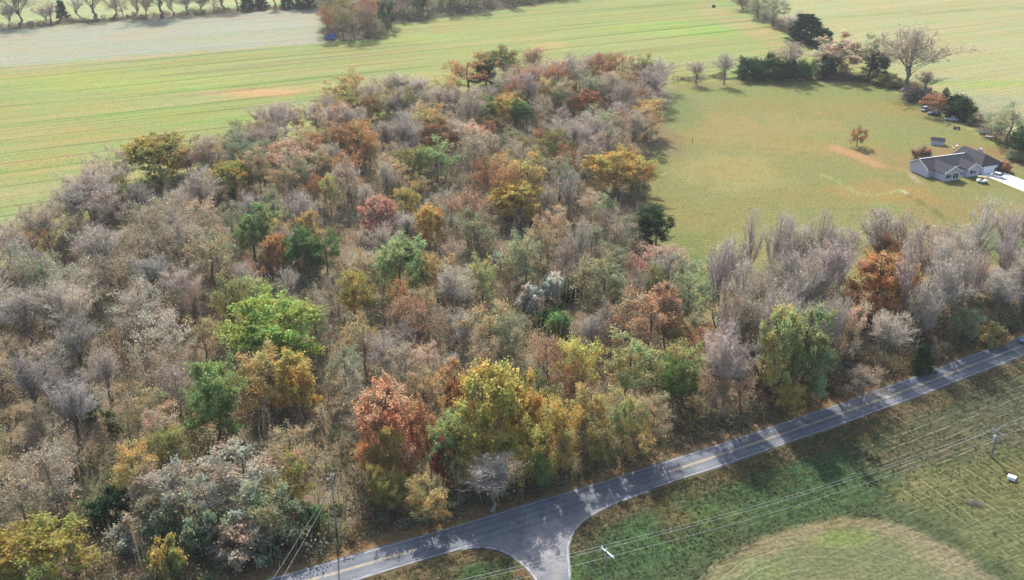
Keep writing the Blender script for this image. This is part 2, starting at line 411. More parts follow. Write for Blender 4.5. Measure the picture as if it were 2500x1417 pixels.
# wood floors: fallen leaves
m_wood = paint(WOOD, (160, 144, 118), 5, 1, 4)
m_grove = paint(GROVE, (172, 152, 120), 5, 1, 4)
paint([(786, 102), (940, 97), (955, 62), (1345, 8), (1500, -60), (800, -60), (780, 0)], (110, 108, 82), 4)
paint(HEDGE_R, (120, 108, 78), 3, .9); paint(HEDGE_FAR, (140, 128, 100), 3, .9); paint(HEDGE_D, (130, 116, 84), 3, .9)
blob(560, 970, 90, 60, (206, 166, 120), .8); blob(280, 1370, 170, 60, (178, 156, 128), .9); blob(1850, 990, 60, 80, (214, 172, 142), .8)
blob(420, 1010, 160, 80, (160, 140, 90), .6); blob(200, 1210, 200, 70, (110, 122, 82), .7); blob(1240, 960, 160, 60, (110, 126, 84), .6)
# near side of the road
SD = road_side(GX, GY)
near = sstep(1.0, -1.0, SD + HALF - .5)
c_dark = np.array(lin((98, 112, 76), KC)); col = col * (1 - near[:, None]) + c_dark * near[:, None]
verge = near * (1 - sstep(3.0, 6.5, -SD - HALF + (vnoise(GX, GY, 4, 31) - .5) * 3))
col = col * (1 - verge[:, None]) + np.array(lin((134, 120, 88), KC)) * verge[:, None]
def paint_near(poly, c, soft, amt, jit=4):
    global col
    pl = world_poly(poly); d = sdist(pl, GX, GY) + (vnoise(GX, GY, 5, 41) - .5) * jit + (vnoise(GX, GY, 1.8, 42) - .5) * jit * .5
    mk = (1 - sstep(-soft / 2, soft / 2, d)) * amt * near
    col = col * (1 - mk[:, None]) + np.array(lin(c, KC)) * mk[:, None]
    return mk
m_A = paint_near([(2060, 1110), (2350, 985), (2700, 840), (2900, 1100), (2440, 1100), (2190, 1160), (2100, 1180)], (118, 116, 92), 5, .95)
m_B = paint_near([(2190, 1160), (2440, 1105), (2900, 1100), (2900, 1700), (2560, 1500), (2300, 1270), (2150, 1230)], (134, 138, 94), 4, .95)
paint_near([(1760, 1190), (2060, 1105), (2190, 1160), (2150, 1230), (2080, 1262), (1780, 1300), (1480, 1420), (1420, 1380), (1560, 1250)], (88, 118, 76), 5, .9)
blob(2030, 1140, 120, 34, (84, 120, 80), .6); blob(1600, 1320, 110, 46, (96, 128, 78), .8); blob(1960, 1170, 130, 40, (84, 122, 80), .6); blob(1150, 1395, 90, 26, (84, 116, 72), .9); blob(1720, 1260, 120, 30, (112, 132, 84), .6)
INNER = [(1640, 1480), (1760, 1390), (1880, 1318), (2000, 1283), (2100, 1272), (2180, 1285), (2300, 1350), (2420, 1440), (2600, 1600), (1500, 1700)]
m_in = paint_near(INNER, (146, 154, 114), 3, .9, 2)
for wv_, pts_ in ((1.6, [(1700, 1440), (1780, 1372), (1880, 1318), (2000, 1284), (2100, 1273), (2190, 1288), (2320, 1358), (2440, 1440)]), (1.0, [(1740, 1440), (1830, 1372), (1920, 1330), (2000, 1312)]), (2.4, [(2170, 1300), (2260, 1352), (2350, 1420), (2420, 1480)]), (1.4, [(2210, 1292), (2330, 1352), (2460, 1440)])):
    pathline(pts_, wv_ * .9, (180, 164, 132), .62)
blob(2080, 1312, 100, 24, (150, 172, 100), .7); blob(1860, 1390, 90, 30, (158, 172, 112), .5)
blob(2330, 1375, 70, 60, (180, 162, 130), .5); blob(2260, 1180, 60, 24, (172, 166, 120), .4)
blob(1420, 1310, 26, 50, (140, 116, 92), .8); blob(1470, 1260, 60, 20, (140, 122, 96), .7); blob(1400, 1400, 12, 40, (120, 160, 80), .8)
blob(1180, 1350, 90, 10, (150, 124, 92), .8); blob(1280, 1400, 30, 30, (156, 128, 96), .8); blob(1640, 1260, 60, 60, (140, 116, 84), .5)
# far verge of fallen leaves
fv = sstep(HALF - .3, HALF + .2, SD) * (1 - sstep(HALF + 1.6, HALF + 4.2, SD + (vnoise(GX, GY, 3, 51) - .5) * 2))
col = col * (1 - fv[:, None]) + np.array(lin((172, 140, 104), KC)) * fv[:, None]
# line fields: R stripes of the hay field, G windrow lines, B position across the rows
fldR = (1 - m_wood) * (1 - m_grove) * (1 - near) * (1 - m_lawn) * np.where(PY < 700, 1, 0) * (1 - .55 * m_pale) * (1 - .5 * m_rfar)
uA = -SD
dB = np.array(P(2500, 1390)) - np.array(P(2190, 1165)); dB /= np.linalg.norm(dB)
uB = (GX * dB[1] - GY * dB[0]) + 200
cI = np.array(P(2090, 1560)); uC = np.hypot((GX - cI[0]) * .92, GY - cI[1]) + 40
wC = (1 - sstep(-6, 8, sdist(world_poly(INNER), GX, GY))) * near
uu = np.where(wC > .35, uC, np.where(m_B > .5, uB, uA))
fldG = np.clip(m_A + m_B + wC * .55 + near * .35 * (PX > 1500), 0, 1) * near
fldG *= np.where((PX > 1650), 1, .35)
lush = vnoise(GX, GY, 9, 61)
fldG *= .55 + .45 * (lush > .35)
FLD = np.stack([fldR, fldG, np.clip(uu / 200, 0, 2), np.ones_like(uu)], 1)
COLA = np.concatenate([col, near[:, None] * (1 - .5 * m_in[:, None])], 1)
nx_, ny_ = len(xs), len(ys)
idx = np.arange(nx_ * ny_).reshape(ny_, nx_)
quads = np.stack([idx[:-1, :-1], idx[:-1, 1:], idx[1:, 1:], idx[1:, :-1]], -1).reshape(-1, 4)
reg = np.zeros(len(GX), int)
reg[m_pale > .5] = 1; reg[m_rfar > .5] = 2; reg[m_lawn > .5] = 3; reg[(m_wood > .5) | (m_grove > .5)] = 4; reg[near > .5] = 5
freg = reg[quads[:, 0]]
ZG = (vnoise(GX, GY, 30, 71) - .5) * .0
for k, nm in enumerate(['hay_field', 'stubble_field', 'far_pasture_field', 'house_lawn', 'woodland_ground', 'mown_roadside_field']):
    q = quads[freg == k]
    used, inv = np.unique(q, return_inverse=True)
    me = npmesh(nm, np.stack([GX[used], GY[used], ZG[used]], 1), [inv.reshape(-1, 4)], [M['ground']], True,
                {'Col': ('FLOAT_COLOR', COLA[used]), 'fld': ('FLOAT_COLOR', FLD[used])})
    o = bpy.data.objects.new(nm, me); COL.objects.link(o); o['kind'] = 'structure'
# the land beyond, out to the horizon
c0 = (*lin((186, 194, 140), KC), 0)
s_ = 9000
me = npmesh('terrain', [(-s_, -s_, -.35), (s_, -s_, -.35), (s_, s_, -.35), (-s_, s_, -.35)], [np.array([[0, 1, 2, 3]])], [M['ground']], False,
            {'Col': ('FLOAT_COLOR', np.array([c0] * 4)), 'fld': ('FLOAT_COLOR', np.array([(.3, 0, 0, 1)] * 4))})
o = bpy.data.objects.new('terrain', me); COL.objects.link(o); o['kind'] = 'structure'

# ---- road
def strip(name, fx, offs, z, mat, parent=None):
    """strip between two offsets (may vary along the road)"""
    v = []
    for x in fx:
        a, b = offs(x) if callable(offs) else offs
        v += [road_pt(x, a, z), road_pt(x, b, z)]
    n = len(fx); f = np.array([[2*i, 2*i+2, 2*i+3, 2*i+1] for i in range(n - 1)])
    me = npmesh(name, v, [f[:, ::-1]], [mat], False, {'lane': ('FLOAT', [q for x in fx for q in (offs(x) if callable(offs) else offs)])}); o = bpy.data.objects.new(name, me); COL.objects.link(o); o.parent = parent; return o
fx = np.arange(-130, 260, 2.0)
road = strip('road', fx, lambda x: (-HALF + .12 * math.sin(x * .31), HALF + .12 * math.sin(x * .27 + 1)), .035, M['asphalt']); tag(road, kind='structure')
def bez(pts, n=14):
    pts = [Vector((*p, 0)) for p in pts]; res = []
    for i in range(n + 1):
        t = i / n; q = pts[:]
        while len(q) > 1: q = [a.lerp(b, t) for a, b in zip(q, q[1:])]
        res.append((q[0].x, q[0].y))
    return res
jl0, jr0 = P(1125, 1345), P(1585, 1203)
jl = bez([jl0, P(1215, 1325), P(1270, 1365), P(1305, 1417)]) + [P(1345, 1520), P(1400, 1800)]
jr = bez([jr0, P(1440, 1248), P(1395, 1285), P(1390, 1345)]) + [P(1396, 1417), P(1420, 1520), P(1480, 1800)]
cap = [road_pt(jr0[0], 0, 0)[:2], road_pt((jl0[0] + jr0[0]) / 2, 0, 0)[:2], road_pt(jl0[0], 0, 0)[:2]]
poly = jl + jr[::-1] + cap
import bmesh
bm = bmesh.new(); fv_ = bm.faces.new([bm.verts.new((x, y, .028)) for x, y in poly]); bmesh.ops.triangulate(bm, faces=[fv_])
for f in bm.faces:
    if f.normal.z < 0: f.normal_flip()
me = bpy.data.meshes.new('side_road'); bm.to_mesh(me); bm.free(); me.materials.append(M['asphalt'])
side = bpy.data.objects.new('side_road', me); COL.objects.link(side); tag(side, kind='structure')
strip('edge_line', fx, (HALF - .38, HALF - .24), .040, M['white_paint'], road)
xl, xr = jl0[0], jr0[0]
strip('edge_line', [x for x in fx if x < xl] + [xl], (-HALF + .24, -HALF + .38), .040, M['white_paint'], road)
strip('edge_line', [xr] + [x for x in fx if x > xr], (-HALF + .24, -HALF + .38), .040, M['white_paint'], road)
for seg in ([x for x in fx if x < xl - 5], [x for x in fx if x > xr + 3]):
    strip('centre_line', seg, (-.19, -.06), .040, M['yellow_paint'], road)
    strip('centre_line', seg, (.06, .19), .040, M['yellow_paint'], road)
def ribbon(name, pts, wid, z, mat, parent, off):
    v = []
    for i, p in enumerate(pts):
        a = np.array(pts[max(i-1, 0)]); b = np.array(pts[min(i+1, len(pts)-1)]); d = (b - a) / np.linalg.norm(b - a); nn = np.array([-d[1], d[0]])
        q = np.array(p) + nn * off
        v += [(*(q - nn * wid / 2), z), (*(q + nn * wid / 2), z)]
    f = np.array([[2*i, 2*i+2, 2*i+3, 2*i+1] for i in range(len(pts) - 1)])
    o = bpy.data.objects.new(name, npmesh(name, v, [f[:, ::-1]], [mat])); COL.objects.link(o); o.parent = parent
ribbon('edge_line', jl, .15, .034, M['white_paint'], side, .3)
ribbon('edge_line', jr, .15, .046, M['white_paint'], side, -.3)
# ------------------------------------------------------------------ tree prototypes
def unit(v): return v / np.maximum(np.linalg.norm(v, axis=-1, keepdims=True), 1e-6)
def tubes(nodes, radii, m):
    """nodes (N,k+1,3), radii (N,k+1) -> verts, quads"""
    N, K, _ = nodes.shape
    d = unit(nodes[:, -1] - nodes[:, 0]); ref = np.where(np.abs(d[:, 2:3]) > .9, np.array([[1., 0, 0]]), np.array([[0., 0, 1]]))
    a = unit(np.cross(d, ref)); b = np.cross(d, a)
    t = np.arange(m) * 2 * np.pi / m
    ring = np.cos(t)[None, :, None] * a[:, None] + np.sin(t)[None, :, None] * b[:, None]
    v = nodes[:, :, None, :] + ring[:, None] * radii[:, :, None, None]
    base = (np.arange(N) * K * m)[:, None, None] + (np.arange(K - 1) * m)[None, :, None]
    k = np.arange(m)[None, None]; k2 = (k + 1) % m
    q = np.stack([base + k, base + k2, base + m + k2, base + m + k], -1).reshape(-1, 4)
    return v.reshape(-1, 3), q
def spikes(p0, p1, r):
    """thin three sided cones"""
    N = len(p0); d = unit(p1 - p0); ref = np.where(np.abs(d[:, 2:3]) > .9, np.array([[1., 0, 0]]), np.array([[0., 0, 1]]))
    a = unit(np.cross(d, ref)); b = np.cross(d, a)
    t = np.arange(3) * 2 * np.pi / 3
    ring = p0[:, None] + (np.cos(t)[None, :, None] * a[:, None] + np.sin(t)[None, :, None] * b[:, None]) * r[:, None, None]
    v = np.concatenate([ring, p1[:, None]], 1).reshape(-1, 3)
    o = np.arange(N)[:, None] * 4
    f = np.concatenate([np.stack([o[:, 0] + i, o[:, 0] + (i + 1) % 3, o[:, 0] + 3], 1) for i in range(3)])
    return v, f
def leaves(c, size, rg, flat=.35):
    N = len(c); n_ = rg.normal(size=(N, 3)); n_[:, 2] += flat * 2; n_ = unit(n_)
    a = unit(np.cross(n_, rg.normal(size=(N, 3)))); b = np.cross(n_, a); s = (size * rg.uniform(.6, 1.35, N))[:, None]
    v = np.stack([c - a * s * .62, c - b * s * .42 + a * s * .05, c + a * s * .62, c + b * s * .42 + a * s * .05], 1).reshape(-1, 3)
    f = np.arange(N * 4).reshape(-1, 4)
    return v, f
def grow(nodes, radii, n, t0, t1, spread, upb, ln, rg, k, rfac, outw=0.0, centre=None):
    """n children on every branch"""
    N, K, _ = nodes.shape
    par = np.repeat(np.arange(N), n); t = rg.uniform(t0, t1, N * n) * (K - 1)
    i = np.minimum(t.astype(int), K - 2); f = (t - i)[:, None]
    s = nodes[par, i] * (1 - f) + nodes[par, i + 1] * f
    tan = unit(nodes[par, i + 1] - nodes[par, i])
    d = tan + rg.normal(size=s.shape) * spread
    d[:, 2] += upb
    if centre is not None: d += unit(s - centre) * outw
    d = unit(d)
    plen = np.linalg.norm(nodes[:, -1] - nodes[:, 0], axis=1)[par]
    L = ln(plen, t / (K - 1), rg)
    cur = unit(d + rg.normal(size=d.shape) * .35 + np.array([0, 0, .25 * np.sign(upb + .01)]))
    u = np.linspace(0, 1, k + 1)[None, :, None]
    nd = s[:, None] + d[:, None] * L[:, None, None] * u * (1 - .35 * u) + cur[:, None] * L[:, None, None] * .35 * u * u
    r0 = radii[par, i] * rfac
    rr = r0[:, None] * np.linspace(1, .35, k + 1)[None]
    return nd, np.maximum(rr, .012)
def make_proto(name, seed, h=14.0, wd=10.0, zb=.32, n1=24, n2=5, n3=5, n4=0, leafn=8, leafs=.36, jit=.4, up=.35, vase=False, fork=.9, cone=False, twigr=1.0, lean=.03, stems=1, lobe=.17):
    rg = np.random.RandomState(seed)
    rx = wd / 2; zc = h * (zb + 1) / 2; rz = h * (1 - zb) / 2
    cen = np.array([0, 0, zc - rz * .35])
    r0 = h * .0165 * (.8 if cone else 1)
    T = 8; tt = np.linspace(0, 1, T); wob = np.cumsum(rg.normal(size=(stems, T, 2)) * h * .012, axis=1); wob[:, 0] = 0
    top = h * (.97 if cone else (.42 if vase else .82))
    tr = np.zeros((stems, T, 3)); tr[:, :, 2] = tt * top; tr[:, :, :2] = wob
    for s in range(stems):
        a = s * 2 * np.pi / stems + rg.rand(); ln_ = (lean if stems == 1 else .38)
        tr[s, :, 0] += np.cos(a) * ln_ * h * tt ** 1.2 * (.6 if stems > 1 else 1); tr[s, :, 1] += np.sin(a) * ln_ * h * tt ** 1.2 * (.6 if stems > 1 else 1)
    trr = r0 * (1 - .72 * tt)[None].repeat(stems, 0); trr[:, 0] *= 1.35
    if stems > 1: trr *= .6
    # limbs: each one reaches the middle of a lobe of the crown
    N1 = n1; st = rg.randint(0, stems, N1)
    az = np.arange(N1) * 2.39996 + rg.normal(size=N1) * .35
    if cone:
        zs = zb * h + (h * .96 - zb * h) * (np.arange(N1) + rg.rand(N1)) / N1; zr = (zs - zb * h) / (h - zb * h)
        t = np.clip(zs / top, 0, 1)
    elif vase:
        t = np.sort(rg.uniform(.55, 1.0, N1))
    else:
        se = -.75 + 1.72 * (np.arange(N1) + .5) / N1; se = np.clip(se + rg.normal(size=N1) * .08, -.85, .985); ce = np.sqrt(1 - se ** 2)
        k_ = rg.uniform(.42, .98, N1) * rg.choice([.75, 1, 1, 1.1], N1); off = rg.uniform(-.11, .11, 2) * wd
        tgt = np.stack([np.cos(az) * ce * rx * k_, np.sin(az) * ce * rx * k_, zc + se * rz * k_], 1)
        hd = np.hypot(tgt[:, 0], tgt[:, 1]); zs = np.clip(tgt[:, 2] - hd * rg.uniform(.35, .8, N1), h * min(zb, .14), top * .98)
        t = zs / top
    fi = t * (T - 1); i = np.minimum(fi.astype(int), T - 2); f = (fi - i)[:, None]
    s0 = tr[st, i] * (1 - f) + tr[st, i + 1] * f
    if cone:
        rad = rx * np.clip(1 - zr, 0, 1) ** .6 * rg.uniform(.6, .95, N1) + .2
        tgt = s0 + np.stack([np.cos(az) * rad, np.sin(az) * rad, rad * rg.uniform(.10, .40, N1)], 1)
    elif vase:
        el = np.pi / 2 - rg.uniform(.05, 1.0, N1); k_ = rg.uniform(.72, 1.04, N1)
        tgt = np.stack([np.cos(az) * np.cos(el) * rx * k_, np.sin(az) * np.cos(el) * rx * k_, zc + np.sin(el) * rz * k_], 1); tgt[:, :2] += s0[:, :2] * .5
    else:
        tgt[:, :2] += s0[:, :2] * .35 + off
    ctl = s0 * .45 + tgt * .55; ctl[:, 2] += (np.linalg.norm(tgt - s0, axis=1)) * (-.10 if cone else (.02 if vase else .08))
    if vase: ctl[:, :2] *= .62
    K = 6; u = np.linspace(0, 1, K)[None, :, None]
    L1 = s0[:, None] * (1 - u) ** 2 + ctl[:, None] * 2 * u * (1 - u) + tgt[:, None] * u * u
    L1 += rg.normal(size=L1.shape) * .10 * u
    rp = trr[st, i] * (.48 if vase else .45) * rg.uniform(.7, 1.1, N1)
    R1 = rp[:, None] * np.linspace(1, .3, K)[None]
    if vase or cone:
        L2, R2 = grow(L1, R1, n2, .25, 1.0, .55, up, lambda p, t, g: np.maximum(p * (.42 - .2 * t) * g.uniform(.6, 1.2, len(p)), h * .05), rg, 3, .55, .35, cen)
    else:
        L2, R2 = grow(L1, R1, n2, .5, 1.0, .95, up * .5, lambda p, t, g: lobe * wd * g.uniform(.6, 1.25, len(p)), rg, 3, .6, .25, cen)
    L3, R3 = grow(L2, R2, n3, .15, 1.0, .65, up * .8, lambda p, t, g: np.maximum(p * .5 * g.uniform(.5, 1.2, len(p)), h * .03), rg, 2, .55, .25, cen)
    # wood
    parts = [tubes(tr, trr, 7), tubes(L1, R1, 5), tubes(L2, R2 * 1.1, 3)]
    vs_, fs_, b = [], [], 0
    for v, q in parts: vs_.append(v); fs_.append(q + b); b += len(v)
    wood = npmesh(name + '_trunk', np.concatenate(vs_), [np.concatenate(fs_)], [], True)
    # crown
    vs_, qs, ts, mi, b = [], [], [], [], 0
    v, f_ = spikes(L3[:, 0], L3[:, -1], R3[:, 0] * 1.1 * twigr + .006); vs_.append(v); ts.append(f_ + b); b += len(v)
    seeds = L3
    if n4:
        L4, R4 = grow(L3, R3, n4, .1, 1.0, .6, up * .7, lambda p, t, g: np.maximum(p * .65 * g.uniform(.5, 1.3, len(p)), h * .03), rg, 1, .6, .2, cen)
        v, f_ = spikes(L4[:, 0], L4[:, -1], np.full(len(L4), .017 * twigr)); vs_.append(v); ts.append(f_ + b); b += len(v)
        seeds = L4
    ntw = sum(len(x) for x in ts); tint = [rg.rand(b)]
    if leafn:
        n = int(len(seeds) * leafn); par = rg.randint(0, len(seeds), n); t_ = rg.uniform(.15, 1.1, n)[:, None]
        c = seeds[par, 0] * (1 - t_) + seeds[par, -1] * t_ + rg.normal(size=(n, 3)) * jit
        v, q = leaves(c, leafs, rg); vs_.append(v); qs.append(q + b)
        # leaves on one branchlet share a tone
        br_ = rg.rand(len(seeds)); tone = np.clip(br_[par] * .55 + rg.rand(n) * .45, 0, 1); tint.append(np.repeat(tone, 4)); b += len(v)
    crown = npmesh(name + '_crown', np.concatenate(vs_), [np.concatenate(ts)] + qs, [M['twig'], M['leaf']], False, {'tint': ('FLOAT', np.concatenate(tint))})
    ids = np.zeros(len(crown.polygons), np.int32); ids[ntw:] = 1
    crown.polygons.foreach_set('material_index', ids)
    zt = max(float(np.concatenate(vs_)[:, 2].max()), .1)
    vv = np.concatenate(vs_); rr_ = np.percentile(np.hypot(vv[:, 0], vv[:, 1]), 96)
    return wood, crown, zt, 2 * rr_
PROTO = {}
def protos(kind, n, **kw):
    PROTO[kind] = [make_proto(f'{kind}_{i}', 100 * len(PROTO) + i, **kw) for i in range(n)]
protos('round', 4, h=14, wd=11, zb=.06, n1=32, n2=7, n3=5, leafn=13, leafs=.285, jit=.26)
protos('oval', 3, h=14, wd=7.5, zb=.07, n1=24, n2=6, n3=5, leafn=12, leafs=.28, jit=.24, lobe=.19)
protos('loose', 4, h=14, wd=9.5, zb=.08, n1=25, n2=7, n3=5, leafn=7.5, leafs=.26, jit=.30)
protos('sparse', 4, h=14, wd=9.5, zb=.12, n1=20, n2=6, n3=5, n4=4, leafn=1.9, leafs=.23, jit=.32, twigr=1.1, up=.6)
protos('bare', 4, h=15, wd=10, zb=.22, n1=18, n2=8, n3=7, n4=5, leafn=.12, leafs=.22, up=.5, vase=True, twigr=.9)
protos('tall', 4, h=18, wd=7.6, zb=.16, n1=12, n2=8, n3=6, n4=3, leafn=.08, leafs=.24, up=.9, twigr=.9, lean=.06, vase=True)
protos('cedar', 3, h=10, wd=6.5, zb=.03, n1=80, n2=5, n3=3, leafn=7, leafs=.30, jit=.20, cone=True, up=.3)
protos('bush', 4, h=5, wd=6, zb=-.25, n1=26, n2=6, n3=5, leafn=7, leafs=.28, jit=.22, stems=4)
protos('dome', 3, h=12, wd=10, zb=.14, n1=22, n2=7, n3=6, n4=4, leafn=.5, leafs=.22, up=.7, twigr=.95)
C = {  # base colours of leaves or twigs (linear)
    'lime': (.27, .33, .065), 'green': (.17, .235, .075), 'midgreen': (.115, .19, .06), 'mutedgreen': (.20, .245, .11), 'leafgreen': (.205, .28, .09), 'dkgreen': (.05, .095, .045), 'cedar': (.030, .065, .038),
    'olive': (.215, .205, .07), 'olivegold': (.31, .255, .06), 'yellow': (.41, .345, .085), 'gold': (.43, .29, .07), 'orange': (.40, .215, .085), 'brick': (.38, .235, .15),
    'rust': (.31, .15, .07), 'salmon': (.50, .25, .145), 'red': (.27, .055, .04), 'dullred': (.38, .20, .15), 'tan': (.36, .275, .15), 'tangold': (.40, .29, .11),
    'pinktan': (.42, .30, .22), 'palegreen': (.25, .32, .13), 'greygreen': (.235, .25, .15), 'silver': (.335, .305, .25), 'paleolive': (.33, .32, .13),
    'white': (.44, .46, .48), 'grey': (.34, .30, .255), 'mauve': (.36, .295, .26), 'brown': (.31, .225, .16), 'greybrown': (.33, .275, .21), 'palegrey': (.39, .355, .305), 'rustbrown': (.36, .22, .145), 'darkgrey': (.22, .205, .19)}
for _k in C:
    if _k not in ('grey', 'mauve', 'brown', 'greybrown', 'palegrey', 'rustbrown', 'darkgrey', 'cedar', 'dkgreen'): _g = sum(C[_k]) / 3; C[_k] = tuple((v * .84 + _g * .16) * 1.24 for v in C[_k])
    elif _k not in ('cedar', 'dkgreen'): C[_k] = tuple(min((v * 1.08 + .03) * q_, .6) for v, q_ in zip(C[_k], (.93, .91, .86)))
TRUNK = {}
rgt = random.Random(5)
placed = []
def add_tree(x, y, wd, h, kind, colr, label, cat='tree', name=None, group=None, jitter=.06):
    wood, crown, ph, pw = rgt.choice(PROTO[kind])
    nm = name or {'bare': 'bare_tree', 'tall': 'bare_tree', 'dome': 'bare_tree', 'cedar': 'evergreen_tree', 'bush': 'shrub'}.get(kind, 'autumn_tree')
    nm = 'evergreen_tree' if colr in ('dkgreen', 'cedar') and kind == 'bush' and h > 8.5 else nm
    e = empty(nm, (x, y, -.05), rgt.uniform(0, 6.28))
    e.scale = (wd / pw * rgt.uniform(.88, 1.14), wd / pw * rgt.uniform(.88, 1.14), h / ph)
    e.rotation_euler = (R(rgt.gauss(0, 2.5)), R(rgt.gauss(0, 2.5)), e.rotation_euler[2])
    t = bpy.data.objects.new('trunk', wood); c = bpy.data.objects.new('crown', crown)
    for o in (t, c): COL.objects.link(o); o.parent = e
    if not wood.materials: wood.materials.append(None)
    t.material_slots[0].link = 'OBJECT'
    t.material_slots[0].material = M['bark_pale'] if kind in ('bare', 'tall', 'dome') and colr not in ('brown', 'darkgrey', 'rustbrown') else M['bark']
    cc = C[colr]; k = rgt.uniform(1 - jitter, 1 + jitter)
    c.color = (cc[0] * k * rgt.uniform(.96, 1.04), cc[1] * k, cc[2] * k * rgt.uniform(.94, 1.06), 1)
    tag(e, label, cat, group); placed.append((x, y, wd)); return e
def tree_top(px, py, wpx, h, kind, colr, label, **kw):
    """tree whose top is seen at (px, py)"""
    x, y = P(px, py, h * .97); s = pxm(x, y, h * .6)
    return add_tree(x, y, (1.26 if kind in ('round', 'oval', 'loose', 'bush') else 1.15) * wpx / s, h, kind, colr, label, **kw)
def tree_base(px, py, wpx, h, kind, colr, label, **kw):
    x, y = P(px, py); s = pxm(x, y, h * .5)
    return add_tree(x, y, 1.15 * wpx / s, h, kind, colr, label, **kw)

